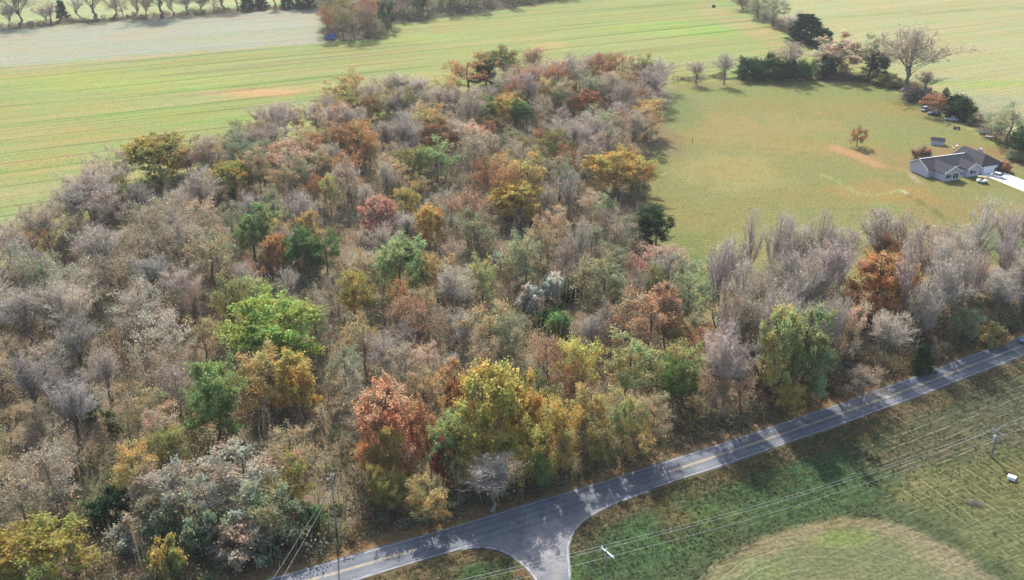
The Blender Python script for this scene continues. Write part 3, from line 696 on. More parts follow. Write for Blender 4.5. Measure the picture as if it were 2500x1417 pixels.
HAND = [
 # far left edge of the wood
 (370, 335, 160, 15, 'round', 'olivegold', 'broad olive-gold tree at the wood edge beside the striped field'),
 (397, 318, 62, 14.5, 'sparse', 'rust', 'small russet tree peeping up behind the broad olive-gold tree'),
 (562, 388, 108, 11, 'round', 'olivegold', 'rounded yellow-green tree just inside the wood, next to the broad olive-gold tree'),
 (456, 345, 56, 14, 'tall', 'rustbrown', 'slim upright reddish-brown bare tree between two round yellow-green trees'),
 (592, 300, 105, 13, 'loose', 'olive', 'dull olive tree on the far wood edge beside tan-gold tree'),
 (528, 336, 74, 11, 'loose', 'tangold', 'pale tan-gold tree on the far wood edge'),
 (690, 244, 110, 14, 'bare', 'grey', 'thin grey bare tree on the far wood edge against striped field'),
 (716, 250, 46, 12, 'loose', 'gold', 'little gold sapling beside the thin grey bare tree'),
 (630, 255, 60, 13, 'tall', 'mauve', 'slender mauve-grey bare tree at the far wood edge'),
 (745, 322, 118, 12, 'sparse', 'rust', 'wide rust-brown tree inside the far wood edge'),
 (665, 352, 76, 11, 'sparse', 'rustbrown', 'smaller russet tree next to the wide rust-brown tree'),
 (870, 300, 84, 14, 'loose', 'orange', 'dull orange tree between rust-brown and grey trees near far edge'),
 (838, 212, 116, 14, 'loose', 'olive', 'dark olive tree under the tan tree crowns at the far edge'),
 (868, 168, 100, 15, 'sparse', 'tangold', 'tall tan-orange half-bare tree on the far edge skyline'),
 (800, 195, 70, 13, 'loose', 'tangold', 'bushy gold-brown tree at the bend of the far edge'),
 (955, 172, 110, 16, 'bare', 'greybrown', 'tall olive-grey bare tree on the far edge with fine upright branches'),
 (902, 226, 52, 13, 'loose', 'orange', 'narrow orange tree in front of the tall olive-grey bare tree'),
 (1012, 245, 80, 13, 'bare', 'mauve', 'mauve bare tree in the gap of the far edge'),
 (1085, 178, 78, 14, 'sparse', 'tangold', 'thin yellow-tan tree left of the orange treetops at far edge'),
 (1140, 132, 96, 16, 'loose', 'orange', 'orange-tan tree standing tallest on the far edge beside green one'),
 (1226, 108, 104, 16, 'round', 'olive', 'green-olive round tree at the highest point of the far edge'),
 (1190, 142, 54, 14, 'oval', 'dkgreen', 'dark green narrow tree tucked under the green-olive round tree'),
 (1306, 112, 62, 15, 'bare', 'rustbrown', 'small tan-brown bare tree right behind the russet bare tree'),
 (1298, 150, 104, 17, 'bare', 'rustbrown', 'large russet-brown bare tree with fan of dark branches at far edge'),
 (1385, 120, 96, 17, 'bare', 'greybrown', 'large olive-grey bare tree with dark trunk at far edge'),
 (1440, 122, 70, 15, 'bare', 'grey', 'fine grey bare tree between the olive-grey and rust-topped trees'),
 (1500, 122, 86, 14, 'sparse', 'rust', 'rust-red topped tree on the far edge skyline'),
 (1520, 168, 78, 12, 'loose', 'tangold', 'yellow-tan tree below the rust-red topped tree'),
 (1566, 138, 62, 14, 'bare', 'greybrown', 'slim grey-brown bare tree near the far corner of the wood'),
 (1618, 135, 84, 15, 'bare', 'grey', 'grey bare tree on the far right corner of the wood'),
 (1470, 186, 80, 12, 'sparse', 'greygreen', 'grey-green half-bare tree near the far right corner'),
 (1600, 212, 80, 11, 'dome', 'mauve', 'low mauve twiggy tree at the corner touching the lawn'),
 (1240, 232, 84, 12, 'round', 'gold', 'round gold-and-green tree in the far part of the wood'),
 (1278, 238, 56, 12, 'oval', 'midgreen', 'green tree joined to the round gold-and-green tree'),
 (1186, 224, 46, 13, 'oval', 'green', 'narrow green tree left of the round gold-and-green tree'),
 (1430, 216, 66, 11, 'round', 'rust', 'compact orange-brown tree in the far right of the wood'),
 (1462, 262, 116, 16, 'sparse', 'greygreen', 'large grey-green spreading tree with dark forked trunk near far corner'),
 (1580, 256, 66, 13, 'sparse', 'rust', 'russet tree on the lawn edge near the far corner'),
 (1068, 296, 86, 12, 'loose', 'rust', 'rust-brown bushy tree behind the olive-green twin trees'),
 (1005, 345, 92, 14, 'loose', 'olive', 'olive-green tree, darker half of the twin trees mid wood'),
 (1062, 338, 92, 14, 'loose', 'palegreen', 'light green tree, brighter half of the twin trees mid wood'),
 (1110, 292, 66, 12, 'bare', 'greybrown', 'brown-grey bare tree right of the rust-brown bushy tree'),
 (1232, 365, 84, 11, 'loose', 'tangold', 'small tan-orange tree above the gold tree'),
 (1272, 446, 112, 12, 'round', 'gold', 'bright gold round tree mid wood, above the silvery shrubs'),
 (1506, 360, 138, 14, 'round', 'gold', 'big golden-orange tree at the lawn edge'),
 (1042, 498, 76, 12, 'oval', 'gold', 'yellow-orange oval tree left of the brown fan-shaped bare tree'),
 (985, 440, 62, 13, 'loose', 'olivegold', 'slim yellow-olive tree beside the dull red tree'),
 (915, 474, 92, 12, 'round', 'dullred', 'dull red round-topped tree mid wood'),
 (1142, 455, 116, 16, 'bare', 'rustbrown', 'brown fan-shaped bare tree mid wood'),
 (1165, 500, 60, 11, 'sparse', 'dullred', 'pinkish-red thin tree against the brown fan-shaped bare tree'),
 (800, 415, 66, 13, 'loose', 'paleolive', 'pale tan-olive tree in grey thicket left of the dull red tree'),
 (605, 502, 90, 15, 'oval', 'green', 'egg-shaped fresh green tree left of middle'),
 (754, 514, 58, 13, 'oval', 'tangold', 'narrow tan-gold pointed tree behind the green-and-rust pair'),
 (722, 558, 92, 12, 'round', 'midgreen', 'green round tree leaning on the rust-orange one'),
 (672, 572, 62, 11, 'round', 'orange', 'rust-orange tree on the near side of the green round tree'),
 (790, 562, 56, 11, 'loose', 'midgreen', 'dark green small tree right of the green-and-rust pair'),
 (652, 728, 200, 17, 'round', 'lime', 'big spreading lime-green tree in the wood'),
 (500, 878, 150, 17, 'round', 'leafgreen', 'rounded bright green tree on a dark leaning trunk'),
 (732, 852, 86, 15, 'oval', 'gold', 'gold-yellow tree below the big lime-green tree'),
 (645, 842, 118, 15, 'loose', 'tangold', 'tan-olive airy tree between bright green and gold-yellow trees'),
 (545, 668, 92, 14, 'loose', 'olive', 'olive-green tree behind the big lime-green tree, away from road'),
 (605, 660, 84, 13, 'loose', 'paleolive', 'mottled pale-olive tree just behind the big lime-green tree'),
 (856, 648, 104, 15, 'loose', 'olivegold', 'orange-topped olive-gold tree right of the big lime-green tree'),
 (880, 752, 84, 14, 'sparse', 'tan', 'tan half-bare tree on tall dark trunk below the orange-topped tree'),
 (962, 580, 116, 17, 'round', 'palegreen', 'pale green feathery tree in the middle of the wood'),
 (1036, 605, 60, 13, 'loose', 'tangold', 'orange-tan tree touching the pale green feathery tree'),
 (1086, 612, 80, 11, 'loose', 'tan', 'tan bushy tree between pale green and yellow-green trees'),
 (1178, 618, 78, 14, 'loose', 'paleolive', 'yellow-green soft tree right of the pale green feathery tree'),
 (1022, 694, 132, 15, 'dome', 'rustbrown', 'brown twiggy dome-shaped tree below the pale green feathery tree'),
 (975, 672, 56, 15, 'sparse', 'orange', 'thin orange-brown tree at the side of the brown twiggy dome'),
 (1302, 690, 56, 7, 'bush', 'white', 'silver-white leafy shrub standing for pale debris in the wood clearing'),  # this and the next whitish shrub stand in for a pale debris patch
 (1362, 656, 52, 8, 'bush', 'white', 'smaller silver-white shrub standing for pale debris beside the dark bushy shrub'),
 (1402, 676, 56, 6, 'bush', 'dkgreen', 'dark bushy shrub next to the silver-white shrubs'),
 (1345, 742, 70, 5, 'bush', 'dkgreen', 'dark green shrub added for the dark gap under the silver leafy shrubs'),  # dark leaves added to give the shade of a gap between the crowns
 (1372, 752, 60, 7, 'bush', 'green', 'fresh green low shrub in front of the silver leafy shrubs'),
 (1212, 604, 20, 5, 'bush', 'white', 'small whitish shrub behind the yellow-green soft tree'),
 (1605, 500, 92, 12, 'round', 'dkgreen', 'dark green round tree standing out on the lawn edge'),
 (1640, 592, 120, 11, 'sparse', 'pinktan', 'pinkish half-bare tree reaching over the lawn below the dark green tree'),
 (1560, 612, 60, 11, 'sparse', 'dullred', 'faded red tree near the lawn edge'),
 (1590, 704, 140, 16, 'loose', 'brick', 'brick-orange broad tree at the lower lawn edge'),
 (1640, 695, 60, 16, 'oval', 'brick', 'upright brick-orange tree joined to the broad one at lawn edge'),
 (1495, 714, 76, 13, 'dome', 'mauve', 'purplish-grey oval bare tree left of the brick-orange trees'),
 # along the road
 (955, 950, 172, 17, 'round', 'salmon', 'salmon-red maple near the road, brightest red crown'),
 (1112, 884, 74, 18, 'oval', 'orange', 'vivid orange tree behind the big yellow tree'),
 (1182, 880, 168, 21, 'round', 'yellow', 'big yellow tree near the road, tallest of the bright group'),
 (1292, 916, 98, 18, 'round', 'gold', 'golden-orange round tree right of the big yellow tree'),
 (1100, 1000, 88, 14, 'round', 'palegreen', 'light green round tree in front of the big yellow tree'),
 (1076, 1060, 54, 11, 'oval', 'red', 'deep crimson small tree near the road'),
 (1046, 965, 66, 15, 'loose', 'rust', 'orange-red thin tree between the salmon and the big yellow tree'),
 (892, 1044, 66, 12, 'loose', 'orange', 'orange-tan tree below the salmon-red maple'),
 (950, 1030, 90, 14, 'loose', 'olivegold', 'olive-yellow tree right under the salmon-red maple'),
 (1190, 1010, 130, 14, 'loose', 'olivegold', 'olive-gold tree standing under the big yellow tree'),
 (1285, 1010, 100, 14, 'loose', 'yellow', 'yellow-olive tree under the golden-orange round tree'),
 (1386, 955, 104, 15, 'loose', 'gold', 'amber tree right of the golden-orange round tree'),
 (1378, 1040, 90, 12, 'loose', 'tangold', 'brown-gold tree under the amber tree near the road'),
 (1455, 925, 96, 14, 'loose', 'tangold', 'tan-gold tree right of the amber tree along the road'),
 (1525, 945, 100, 13, 'loose', 'paleolive', 'pale olive tree between the tan-gold tree and the road bend'),
 (1600, 965, 84, 12, 'sparse', 'tan', 'tan half-bare tree nearest the road bend below the green tree'),
 (1475, 1025, 84, 10, 'loose', 'olive', 'small olive tree by the road below the tan-gold tree'),
 (1560, 1035, 84, 9, 'loose', 'tangold', 'low orange-tan tree by the road below the pale olive tree'),
 (1200, 1110, 112, 11, 'bare', 'palegrey', 'pale dead tree with curling silver branches by the road'),
 (1312, 1098, 44, 8, 'oval', 'green', 'small lime-green sapling by the road under the yellow-olive tree'),
 (1102, 1098, 56, 9, 'loose', 'paleolive', 'small pale-yellow tree right of the crimson tree'),
 (960, 1150, 76, 9, 'loose', 'olivegold', 'yellow-green young tree at the roadside under the salmon maple'),
 (1040, 1170, 90, 9, 'loose', 'tangold', 'brownish-yellow young tree at the roadside'),
 (905, 1130, 66, 10, 'loose', 'olivegold', 'yellowish sapling clump near the slim utility pole'),
 (1432, 808, 104, 16, 'loose', 'yellow', 'soft yellow tree at the left of the pale yellow-green trees'),
 (1530, 800, 150, 16, 'loose', 'paleolive', 'broad pale yellow-green tree below the brick-orange tree'),
 (1640, 860, 96, 13, 'loose', 'midgreen', 'green tree below the brick-orange trees, close to road bend'),
 (1415, 870, 72, 14, 'sparse', 'rust', 'rust-tan tree under the soft yellow tree'),
 (1340, 820, 84, 15, 'sparse', 'rustbrown', 'brown half-bare tree behind the golden-orange round tree'),
 (1250, 760, 90, 15, 'sparse', 'greygreen', 'grey-green misty tree behind the big yellow tree'),
 (1715, 802, 110, 11, 'sparse', 'rust', 'red-brown low tree beside the tan round tree near the road'),
 (1690, 760, 80, 12, 'loose', 'tan', 'tan open tree next to the brick-orange trees'),
 (1802, 704, 150, 17, 'loose', 'tan', 'round tan tree with pale forked trunk, next to tall green tree'),
 (1910, 722, 110, 22, 'round', 'paleolive', 'pale olive tall tree, left half of the big green pair'),
 (1985, 724, 120, 22, 'round', 'mutedgreen', 'tall muted green tree, right half of the big green pair'),
 (1825, 858, 84, 13, 'sparse', 'pinktan', 'pinkish tan tree with dangling leaves below round tan tree'),
 (1675, 835, 110, 13, 'loose', 'paleolive', 'pale olive tree at the bend between two wood pieces'),
 (1755, 905, 96, 13, 'sparse', 'brown', 'brown half-bare tree near the road below the pinkish tan tree'),
 (1935, 930, 70, 8, 'loose', 'gold', 'small yellow-gold tree at the foot of the big green pair'),
 (2160, 560, 100, 17, 'loose', 'rust', 'rust-red tree rising behind the orange one among grey bare trees'),
 (2155, 612, 128, 17, 'round', 'orange', 'bright orange tree in the middle of the grey bare grove'),
 (2205, 640, 52, 14, 'loose', 'rust', 'dark rust tree at the right shoulder of the bright orange tree'),
 (1870, 672, 56, 11, 'loose', 'tangold', 'small orange-tan tree in the grey grove above the pale olive tall tree'),
 (2395, 628, 110, 13, 'sparse', 'pinktan', 'pinkish half-bare tree at the far end of the grey grove'),
 (2460, 655, 120, 14, 'bare', 'palegrey', 'silvery bare tree near the far end of the road'),
 (2372, 745, 90, 10, 'loose', 'greygreen', 'grey-green leafy tree by the road near its far end'),
 (2430, 790, 70, 5, 'bush', 'tangold', 'yellow-brown bush on the bank by the far end of road'),
 (2258, 846, 48, 6.0, 'cedar', 'dkgreen', 'small dark green cedar standing at the roadside'),
 (2120, 880, 100, 9, 'dome', 'pinktan', 'pale pinkish twiggy tree leaning over the roadside'),
 (2180, 760, 110, 13, 'bare', 'palegrey', 'pale dead-looking tree with stout trunk below the bright orange tree'),
 # lower left
 (88, 1258, 200, 12, 'round', 'olivegold', 'big mustard-yellow tree at the bottom left'),
 (600, 1092, 170, 13, 'loose', 'silver', 'frosty silver-leaved tree above the grey-green thicket'),
 (395, 1138, 140, 11, 'loose', 'silver', 'silver-grey tree in the lower left thicket'),
 (655, 1172, 150, 11, 'loose', 'greygreen', 'grey-green bushy tree left of the slim utility pole'),
 (560, 1255, 140, 8, 'bush', 'silver', 'silvery low shrub by the road below the frosty tree'),
 (500, 1160, 120, 10, 'loose', 'silver', 'silvery tree filling the gap between frosty tree and silver-grey tree'),
 (470, 1240, 120, 8, 'bush', 'greygreen', 'grey-green shrub under the silvery trees in the lower left'),
 (320, 1260, 110, 6, 'bush', 'silver', 'low silvery shrub beside the big mustard-yellow tree'),
 (690, 1120, 84, 12, 'loose', 'olivegold', 'yellowish airy tree beside the frosty silver-leaved tree'),
 (400, 1320, 96, 7, 'bush', 'olivegold', 'mustard low bush between big mustard tree and the road'),
 (745, 1230, 70, 6, 'bush', 'midgreen', 'dark green bush at the foot of the slim utility pole'),
 (380, 1200, 120, 8, 'bush', 'greygreen', 'grey-green shrub near the dark hollow in the lower left'),
 (250, 1195, 110, 7, 'bush', 'dkgreen', 'dark green shrub in the hollow above the big mustard tree'),
 (350, 930, 100, 13, 'sparse', 'tan', 'tan-olive half-bare tree left of the rounded bright green tree'),
 (160, 930, 130, 14, 'bare', 'darkgrey', 'dark-branched bare tree at the left of the wood'),
 (330, 720, 130, 13, 'dome', 'palegrey', 'pale grey misty bare tree left of middle'),
 (270, 600, 140, 13, 'dome', 'greybrown', 'wide grey-brown bare tree near the left corner of the wood'),
 (150, 780, 130, 14, 'bare', 'darkgrey', 'dark grey twisted bare tree near the left edge'),
 (440, 640, 100, 13, 'bare', 'mauve', 'pinkish-mauve bare tree left of the olive trees'),
 (760, 690, 60, 12, 'dome', 'palegrey', 'small pale grey round bare tree above the big lime-green tree'),
 (690, 700, 60, 12, 'dome', 'grey', 'grey round bare tree hugging the big lime-green tree'),
 (860, 890, 66, 13, 'dome', 'palegrey', 'pale grey upright bare tree right of the gold-yellow tree'),
 (82, 560, 60, 11, 'sparse', 'rust', 'russet tree at the left corner of the wood beside the field'),
]
for (px, py, wp, h, kd, cl, lb) in HAND: tree_top(px, py, wp, h, kd, cl, lb)
BASE = [
 # hedgerow beyond the pale field
 (50, 64, 120, 24, 'bare', 'darkgrey', 'dark bare tree at far left end of the distant hedgerow'),
 (235, 46, 90, 22, 'tall', 'greybrown', 'thick-trunked bare tree in the distant hedgerow, second big one from left'),
 (398, 43, 120, 24, 'bare', 'darkgrey', 'forked dark bare tree in the distant hedgerow casting wide shadow'),
 (157, 49, 30, 11, 'cedar', 'cedar', 'small pointed dark cedar in the distant hedgerow'),
 (325, 42, 56, 15, 'tall', 'greybrown', 'crooked small bare tree between two big hedgerow trees'),
 (105, 58, 60, 10, 'bare', 'mauve', 'low mauve bare tree beside the pointed cedar'),
 (200, 46, 50, 12, 'tall', 'palegrey', 'pale slim bare tree just right of the pointed cedar'),
 (275, 44, 56, 14, 'tall', 'palegrey', 'pale slim bare tree left of the crooked hedgerow tree'),
 (355, 44, 50, 12, 'bare', 'greybrown', 'grey-brown small bare tree left of the forked dark tree'),
 (460, 36, 66, 13, 'bare', 'mauve', 'mauve bare tree right of the forked dark hedgerow tree'),
 (545, 28, 84, 19, 'tall', 'greybrown', 'upright bare tree above the green shadow patch on the pale field'),
 (500, 32, 56, 12, 'bare', 'darkgrey', 'dark small bare tree in the hedgerow above the pale field'),
 (578, 27, 50, 18, 'tall', 'darkgrey', 'thin dark bare tree left of the distant cedars'),
 (607, 24, 34, 12, 'cedar', 'cedar', 'bluish dark cedar, first of the distant cedars'),
 (642, 21, 34, 9, 'cedar', 'cedar', 'shorter bluish dark cedar, second of the distant cedars'),
 (675, 20, 44, 17, 'tall', 'greybrown', 'slim bare tree between the distant cedars'),
 (702, 20, 36, 9, 'cedar', 'dkgreen', 'squat dark cedar near the copse'),
 (755, 18, 56, 18, 'cedar', 'cedar', 'tall dark cedar touching the distant copse'),
 (20, 66, 50, 13, 'bare', 'mauve', 'mauve bare tree crowding the far left dark tree'),
 (130, 56, 46, 14, 'tall', 'greybrown', 'slim grey-brown bare tree left of the pointed cedar'),
 (300, 42, 60, 13, 'dome', 'greybrown', 'bushy grey-brown bare tree in the middle of the distant hedgerow'),
 (425, 40, 60, 14, 'tall', 'mauve', 'slim mauve bare tree just right of the forked dark tree'),
 (520, 30, 60, 15, 'dome', 'greybrown', 'bushy bare tree near the green shadow patch'),
 (728, 19, 56, 16, 'dome', 'darkgrey', 'dark twiggy tree beside the tall dark cedar'),
 # hedgerow by the lawn
 (1965, 104, 74, 14.5, 'cedar', 'cedar', 'tall dark green cedar on the diagonal hedgerow'),
 (2003, 113, 52, 9, 'cedar', 'dkgreen', 'smaller dark green cedar at the foot of the tall one'),
 (1815, 22, 60, 12, 'bare', 'greybrown', 'grey-brown bare tree at the top of the diagonal hedgerow'),
 (1850, 42, 70, 14, 'sparse', 'greygreen', 'grey-green half-bare tree on the diagonal hedgerow'),
 (1885, 62, 66, 15, 'sparse', 'greygreen', 'taller pale green tree on the diagonal hedgerow'),
 (1925, 80, 50, 9, 'bare', 'mauve', 'low mauve bare tree left of the tall dark green cedar'),
 (1942, 70, 36, 10, 'tall', 'grey', 'tiny slim grey bare tree behind the tall dark green cedar'),
 (1830, 197, 70, 10, 'bush', 'dkgreen', 'dark evergreen at the lawn end of the hedgerow'),
 (1868, 196, 72, 12, 'bush', 'dkgreen', 'tallest dark evergreen in the row above the lawn'),
 (1918, 196, 60, 10, 'bush', 'dkgreen', 'dark evergreen under the grey bare tree by the lawn'),
 (1920, 194, 90, 17, 'bare', 'greybrown', 'grey bare tree rising behind the dark evergreens'),
 (1965, 193, 56, 10, 'bush', 'midgreen', 'mid-green hedgerow tree between dark evergreens and pink tree'),
 (2005, 190, 60, 10, 'bush', 'dkgreen', 'dark evergreen at the foot of the pink-orange tree'),
 (2055, 186, 135, 18.5, 'round', 'pinktan', 'pink-orange feathery tree in the hedgerow above the lawn'),
 (2118, 190, 118, 20, 'loose', 'greygreen', 'large olive-grey half-bare tree beside the pink-orange tree'),
 (2145, 195, 56, 12, 'oval', 'dkgreen', 'dark green tree under the large olive-grey tree'),
 (2205, 222, 158, 28, 'bare', 'greybrown', 'very tall bare tree with wide crown in the hedgerow'),
 (2255, 232, 70, 10, 'bare', 'darkgrey', 'small dark bare tree right of the very tall bare tree'),
 (2172, 212, 66, 5.5, 'bush', 'olive', 'olive brush at the foot of the very tall bare tree'),
 (2230, 246, 76, 5.5, 'bush', 'darkgrey', 'dark grey brush right under the very tall bare tree'),
 (2290, 284, 70, 9, 'sparse', 'rust', 'brownish-red half-bare tree behind the parked cars'),
 (2330, 288, 78, 10.5, 'bush', 'dkgreen', 'dark green round tree casting shadow behind the parked cars'),
 (2450, 352, 110, 15, 'sparse', 'greygreen', 'large grey-green tree above the house at the frame edge'),
 (2492, 385, 70, 11, 'round', 'dkgreen', 'dark green tree at the frame edge beside the large grey-green tree'),
 (1698, 204, 62, 10.5, 'bare', 'grey', 'small bare tree at the lawn corner, shorter of the two'),
 (1766, 206, 60, 14, 'bare', 'grey', 'slim bare tree at the lawn corner, taller of the two'),
 (2091, 358, 46, 7.5, 'loose', 'rust', 'lone small russet tree on the lawn'),
 (2255, 388, 46, 5.0, 'bush', 'rustbrown', 'brown leafless bush behind the house'),
 (2448, 420, 34, 4.2, 'bush', 'rustbrown', 'rusty bush by the garage end of the house'),
 (2470, 392, 36, 3.5, 'bush', 'greygreen', 'grey-green bush below the dark tree near the house'),
]
for (px, py, wp, h, kd, cl, lb) in BASE: tree_base(px, py, wp, h, kd, cl, lb)

# ---- trees that fill the wood, the grove and the copse
KEYS = []      # crowns that stand free in the photograph: no filler tree grows right in front of them
for (px, py, wp, h, kd, cl, lb) in HAND:
    if kd in ('round', 'oval', 'loose', 'bush') and cl not in ('tan', 'greygreen', 'olive', 'tangold'):
        kx, ky = P(px, py, h * .97); KEYS.append((px, py, wp, kx, ky, h))
def hides_key(x, y, h, wd):
    tx_, ty_ = proj(x, y, h); half_ = wd * pxm(x, y, h) / 2
    for px, py, wp, kx, ky, kh in KEYS:
        if y < ky and abs(tx_ - px) < .42 * wp + half_ * .75 and ty_ < py + .62 * (proj(kx, ky, 0)[1] - py): return True
    return False
rf = random.Random(21)
LAND = [(370, 380, 'the broad olive-gold tree'), (870, 260, 'the far field edge'), (1300, 200, 'the far russet trees'), (1500, 300, 'the far lawn corner'),
        (600, 560, 'the egg-shaped fresh green tree'), (1040, 400, 'the olive-green twin trees'), (650, 800, 'the big lime-green tree'), (240, 660, 'the left wood corner'),
        (150, 900, 'the dark twisted trees'), (960, 660, 'the pale green feathery tree'), (1340, 720, 'the silver leafy shrubs'), (1506, 440, 'the big golden-orange tree'),
        (500, 980, 'the rounded bright green tree'), (1180, 980, 'the big yellow tree'), (1590, 780, 'the brick-orange trees'), (250, 1200, 'the big mustard-yellow tree'),
        (1140, 540, 'the brown fan-shaped tree'), (1450, 1050, 'the roadside amber tree'), (860, 1000, 'the salmon-red maple'), (620, 1200, 'the frosty silver-leaved tree'), (820, 480, 'the dull red tree')]
WORDS = {'white': 'white', 'grey': 'grey', 'mauve': 'mauve-grey', 'brown': 'brown', 'greybrown': 'grey-brown', 'palegrey': 'pale grey', 'rustbrown': 'reddish-brown', 'darkgrey': 'dark grey', 'tan': 'tan', 'tangold': 'tan-gold',
         'pinktan': 'pinkish-tan', 'olive': 'olive', 'greygreen': 'grey-green', 'rust': 'rusty', 'olivegold': 'olive-gold', 'midgreen': 'mid-green', 'dkgreen': 'dark green', 'paleolive': 'pale olive', 'orange': 'orange', 'silver': 'silvery'}
FORM = {'bare': 'bare tree', 'tall': 'slim bare tree', 'dome': 'twiggy bare tree', 'sparse': 'half-bare tree', 'loose': 'leafy tree', 'bush': 'shrub', 'round': 'full leafy tree', 'oval': 'narrow leafy tree'}
def pick(tab):
    r = rf.random() * sum(t[0] for t in tab)
    for t in tab:
        r -= t[0]
        if r <= 0: return t[1], t[2]
    return tab[-1][1:]
T_LEFT = [(5, 'dome', 'greybrown'), (5, 'bare', 'grey'), (3, 'dome', 'mauve'), (4, 'bare', 'darkgrey'), (3, 'bare', 'greybrown'), (2, 'sparse', 'greygreen'), (2, 'sparse', 'tan'), (3, 'dome', 'palegrey'), (1, 'loose', 'olive')]
T_MID = [(4, 'dome', 'greybrown'), (5, 'bare', 'grey'), (2, 'bare', 'greybrown'), (2, 'tall', 'grey'), (3, 'sparse', 'tan'), (3, 'sparse', 'greygreen'), (2, 'dome', 'mauve'), (2, 'sparse', 'rust'), (2, 'loose', 'olive'), (1.5, 'loose', 'greygreen'), (1.5, 'tall', 'brown'), (1.2, 'sparse', 'pinktan'), (1, 'dome', 'palegrey'), (1, 'loose', 'tangold')]
T_FAR = [(3, 'bare', 'greybrown'), (3, 'bare', 'mauve'), (2, 'sparse', 'tan'), (2, 'sparse', 'rust'), (2, 'dome', 'grey'), (1, 'loose', 'tangold'), (1, 'loose', 'olive'), (1, 'sparse', 'greygreen')]
T_ROAD = [(3, 'sparse', 'tan'), (3, 'dome', 'greybrown'), (2, 'loose', 'olive'), (2, 'sparse', 'rust'), (2, 'loose', 'tangold'), (1.5, 'loose', 'greygreen'), (1, 'sparse', 'pinktan'), (1, 'bush', 'midgreen')]
def fill(poly, n, spacing, hmin, hmax, table, labelf, group, wfac=(.72, .95), edge=2.0, tries=30000):
    pl = world_poly(poly); xa = [p[0] for p in pl]; ya = [p[1] for p in pl]; got = 0
    for _ in range(tries):
        if got >= n: break
        x = rf.uniform(min(xa), max(xa)); y = rf.uniform(min(ya), max(ya))
        if y < 96 or y > 760: continue
        px, py = proj(x, y)
        if px < -110 or px > 2600 or py > 1500: continue
        ax, ay = np.array([x]), np.array([y])
        if float(sdist(pl, ax, ay)[0]) > -edge: continue
        if float(road_side(ax, ay)[0]) < HALF + 4.5: continue
        if any((x - a) ** 2 + (y - b) ** 2 < (spacing + .22 * ww) ** 2 for a, b, ww in placed): continue
        kd, cl = pick(table(px, py)); h = rf.uniform(hmin, hmax)
        if kd == 'bush': h *= .5
        if kd == 'tall': h *= 1.12
        wd = h * rf.uniform(*wfac) * (.72 if kd == 'tall' else 1)
        if hides_key(x, y, h, wd): continue
        lb, gp = labelf(px, py, kd, cl)
        add_tree(x, y, wd, h, kd, cl, lb, group=gp, jitter=.15); got += 1
    return got
T_LOW = [(4, 'dome', 'greybrown'), (3, 'bare', 'darkgrey'), (3, 'sparse', 'greygreen'), (2, 'loose', 'olive'), (2, 'sparse', 'tan'), (2, 'bush', 'midgreen')]
def wood_tab(px, py):
    if px < 330 and py > 1000: return T_LOW
    if py > 1050 or (px > 850 and py > 980): return T_ROAD
    if px < 480: return T_LEFT
    if py < 380: return T_FAR
    return T_MID
def wood_lab(px, py, kd, cl):
    k = min(LAND, key=lambda q: (q[0] - px) ** 2 + ((q[1] - py) * 1.3) ** 2)
    lb = f'{WORDS[cl]} {FORM[kd]} near {k[2]}'
    return lb, lb.replace(' tree ', ' trees ').replace(' shrub ', ' shrubs ')
FAR_EDGE = [(-120, 690), (100, 600), (300, 478), (470, 422), (620, 370), (800, 320), (1100, 252), (1320, 224), (1500, 214), (1628, 224), (1610, 262), (1500, 250), (1320, 262), (1100, 292), (800, 365), (620, 415), (470, 470), (300, 530), (100, 660), (-120, 745)]
n0 = fill(FAR_EDGE, 75, 1.8, 12, 17, wood_tab, wood_lab, None, (.65, .9), .3)
n1 = fill(WOOD, 235, 3.0, 9, 17, wood_tab, wood_lab, None, (.58, .85))
T_GROVE = [(5, 'tall', 'mauve'), (4, 'tall', 'grey'), (2, 'tall', 'palegrey'), (2, 'bare', 'palegrey'), (4, 'bare', 'grey'), (3, 'bare', 'mauve'), (2, 'dome', 'greybrown'), (1, 'sparse', 'pinktan')]
def grove_lab(px, py, kd, cl):
    z = 'in the lawnside grove' if py < 760 and px < 2120 else ('past the bright orange tree' if px > 2120 else 'behind the big green pair')
    if py > 840: z = 'on the grove roadbank'
    lb = f'{WORDS[cl]} {FORM[kd]} {z}'; return lb, lb.replace(' tree ', ' trees ')
n2 = fill(GROVE, 68, 2.3, 16.5, 22.5, lambda a, b: T_GROVE, grove_lab, None, (.36, .52), 1.0)
T_COPSE = [(3, 'dome', 'brown'), (3, 'sparse', 'olive'), (2, 'dome', 'darkgrey'), (2, 'sparse', 'rust'), (2, 'loose', 'dkgreen'), (2, 'sparse', 'greygreen')]
def copse_lab(px, py, kd, cl):
    z = 'near end' if px < 960 else 'long edge'
    lb = f'{WORDS[cl]} {FORM[kd]} at the copse {z}'; return lb, lb.replace(' tree ', ' trees ')
n3 = fill(COPSE, 58, 3.2, 17, 23, lambda a, b: T_COPSE, copse_lab, None, (.5, .66), .5)
print('TREES', len(HAND), len(BASE), n1, n2, n3)

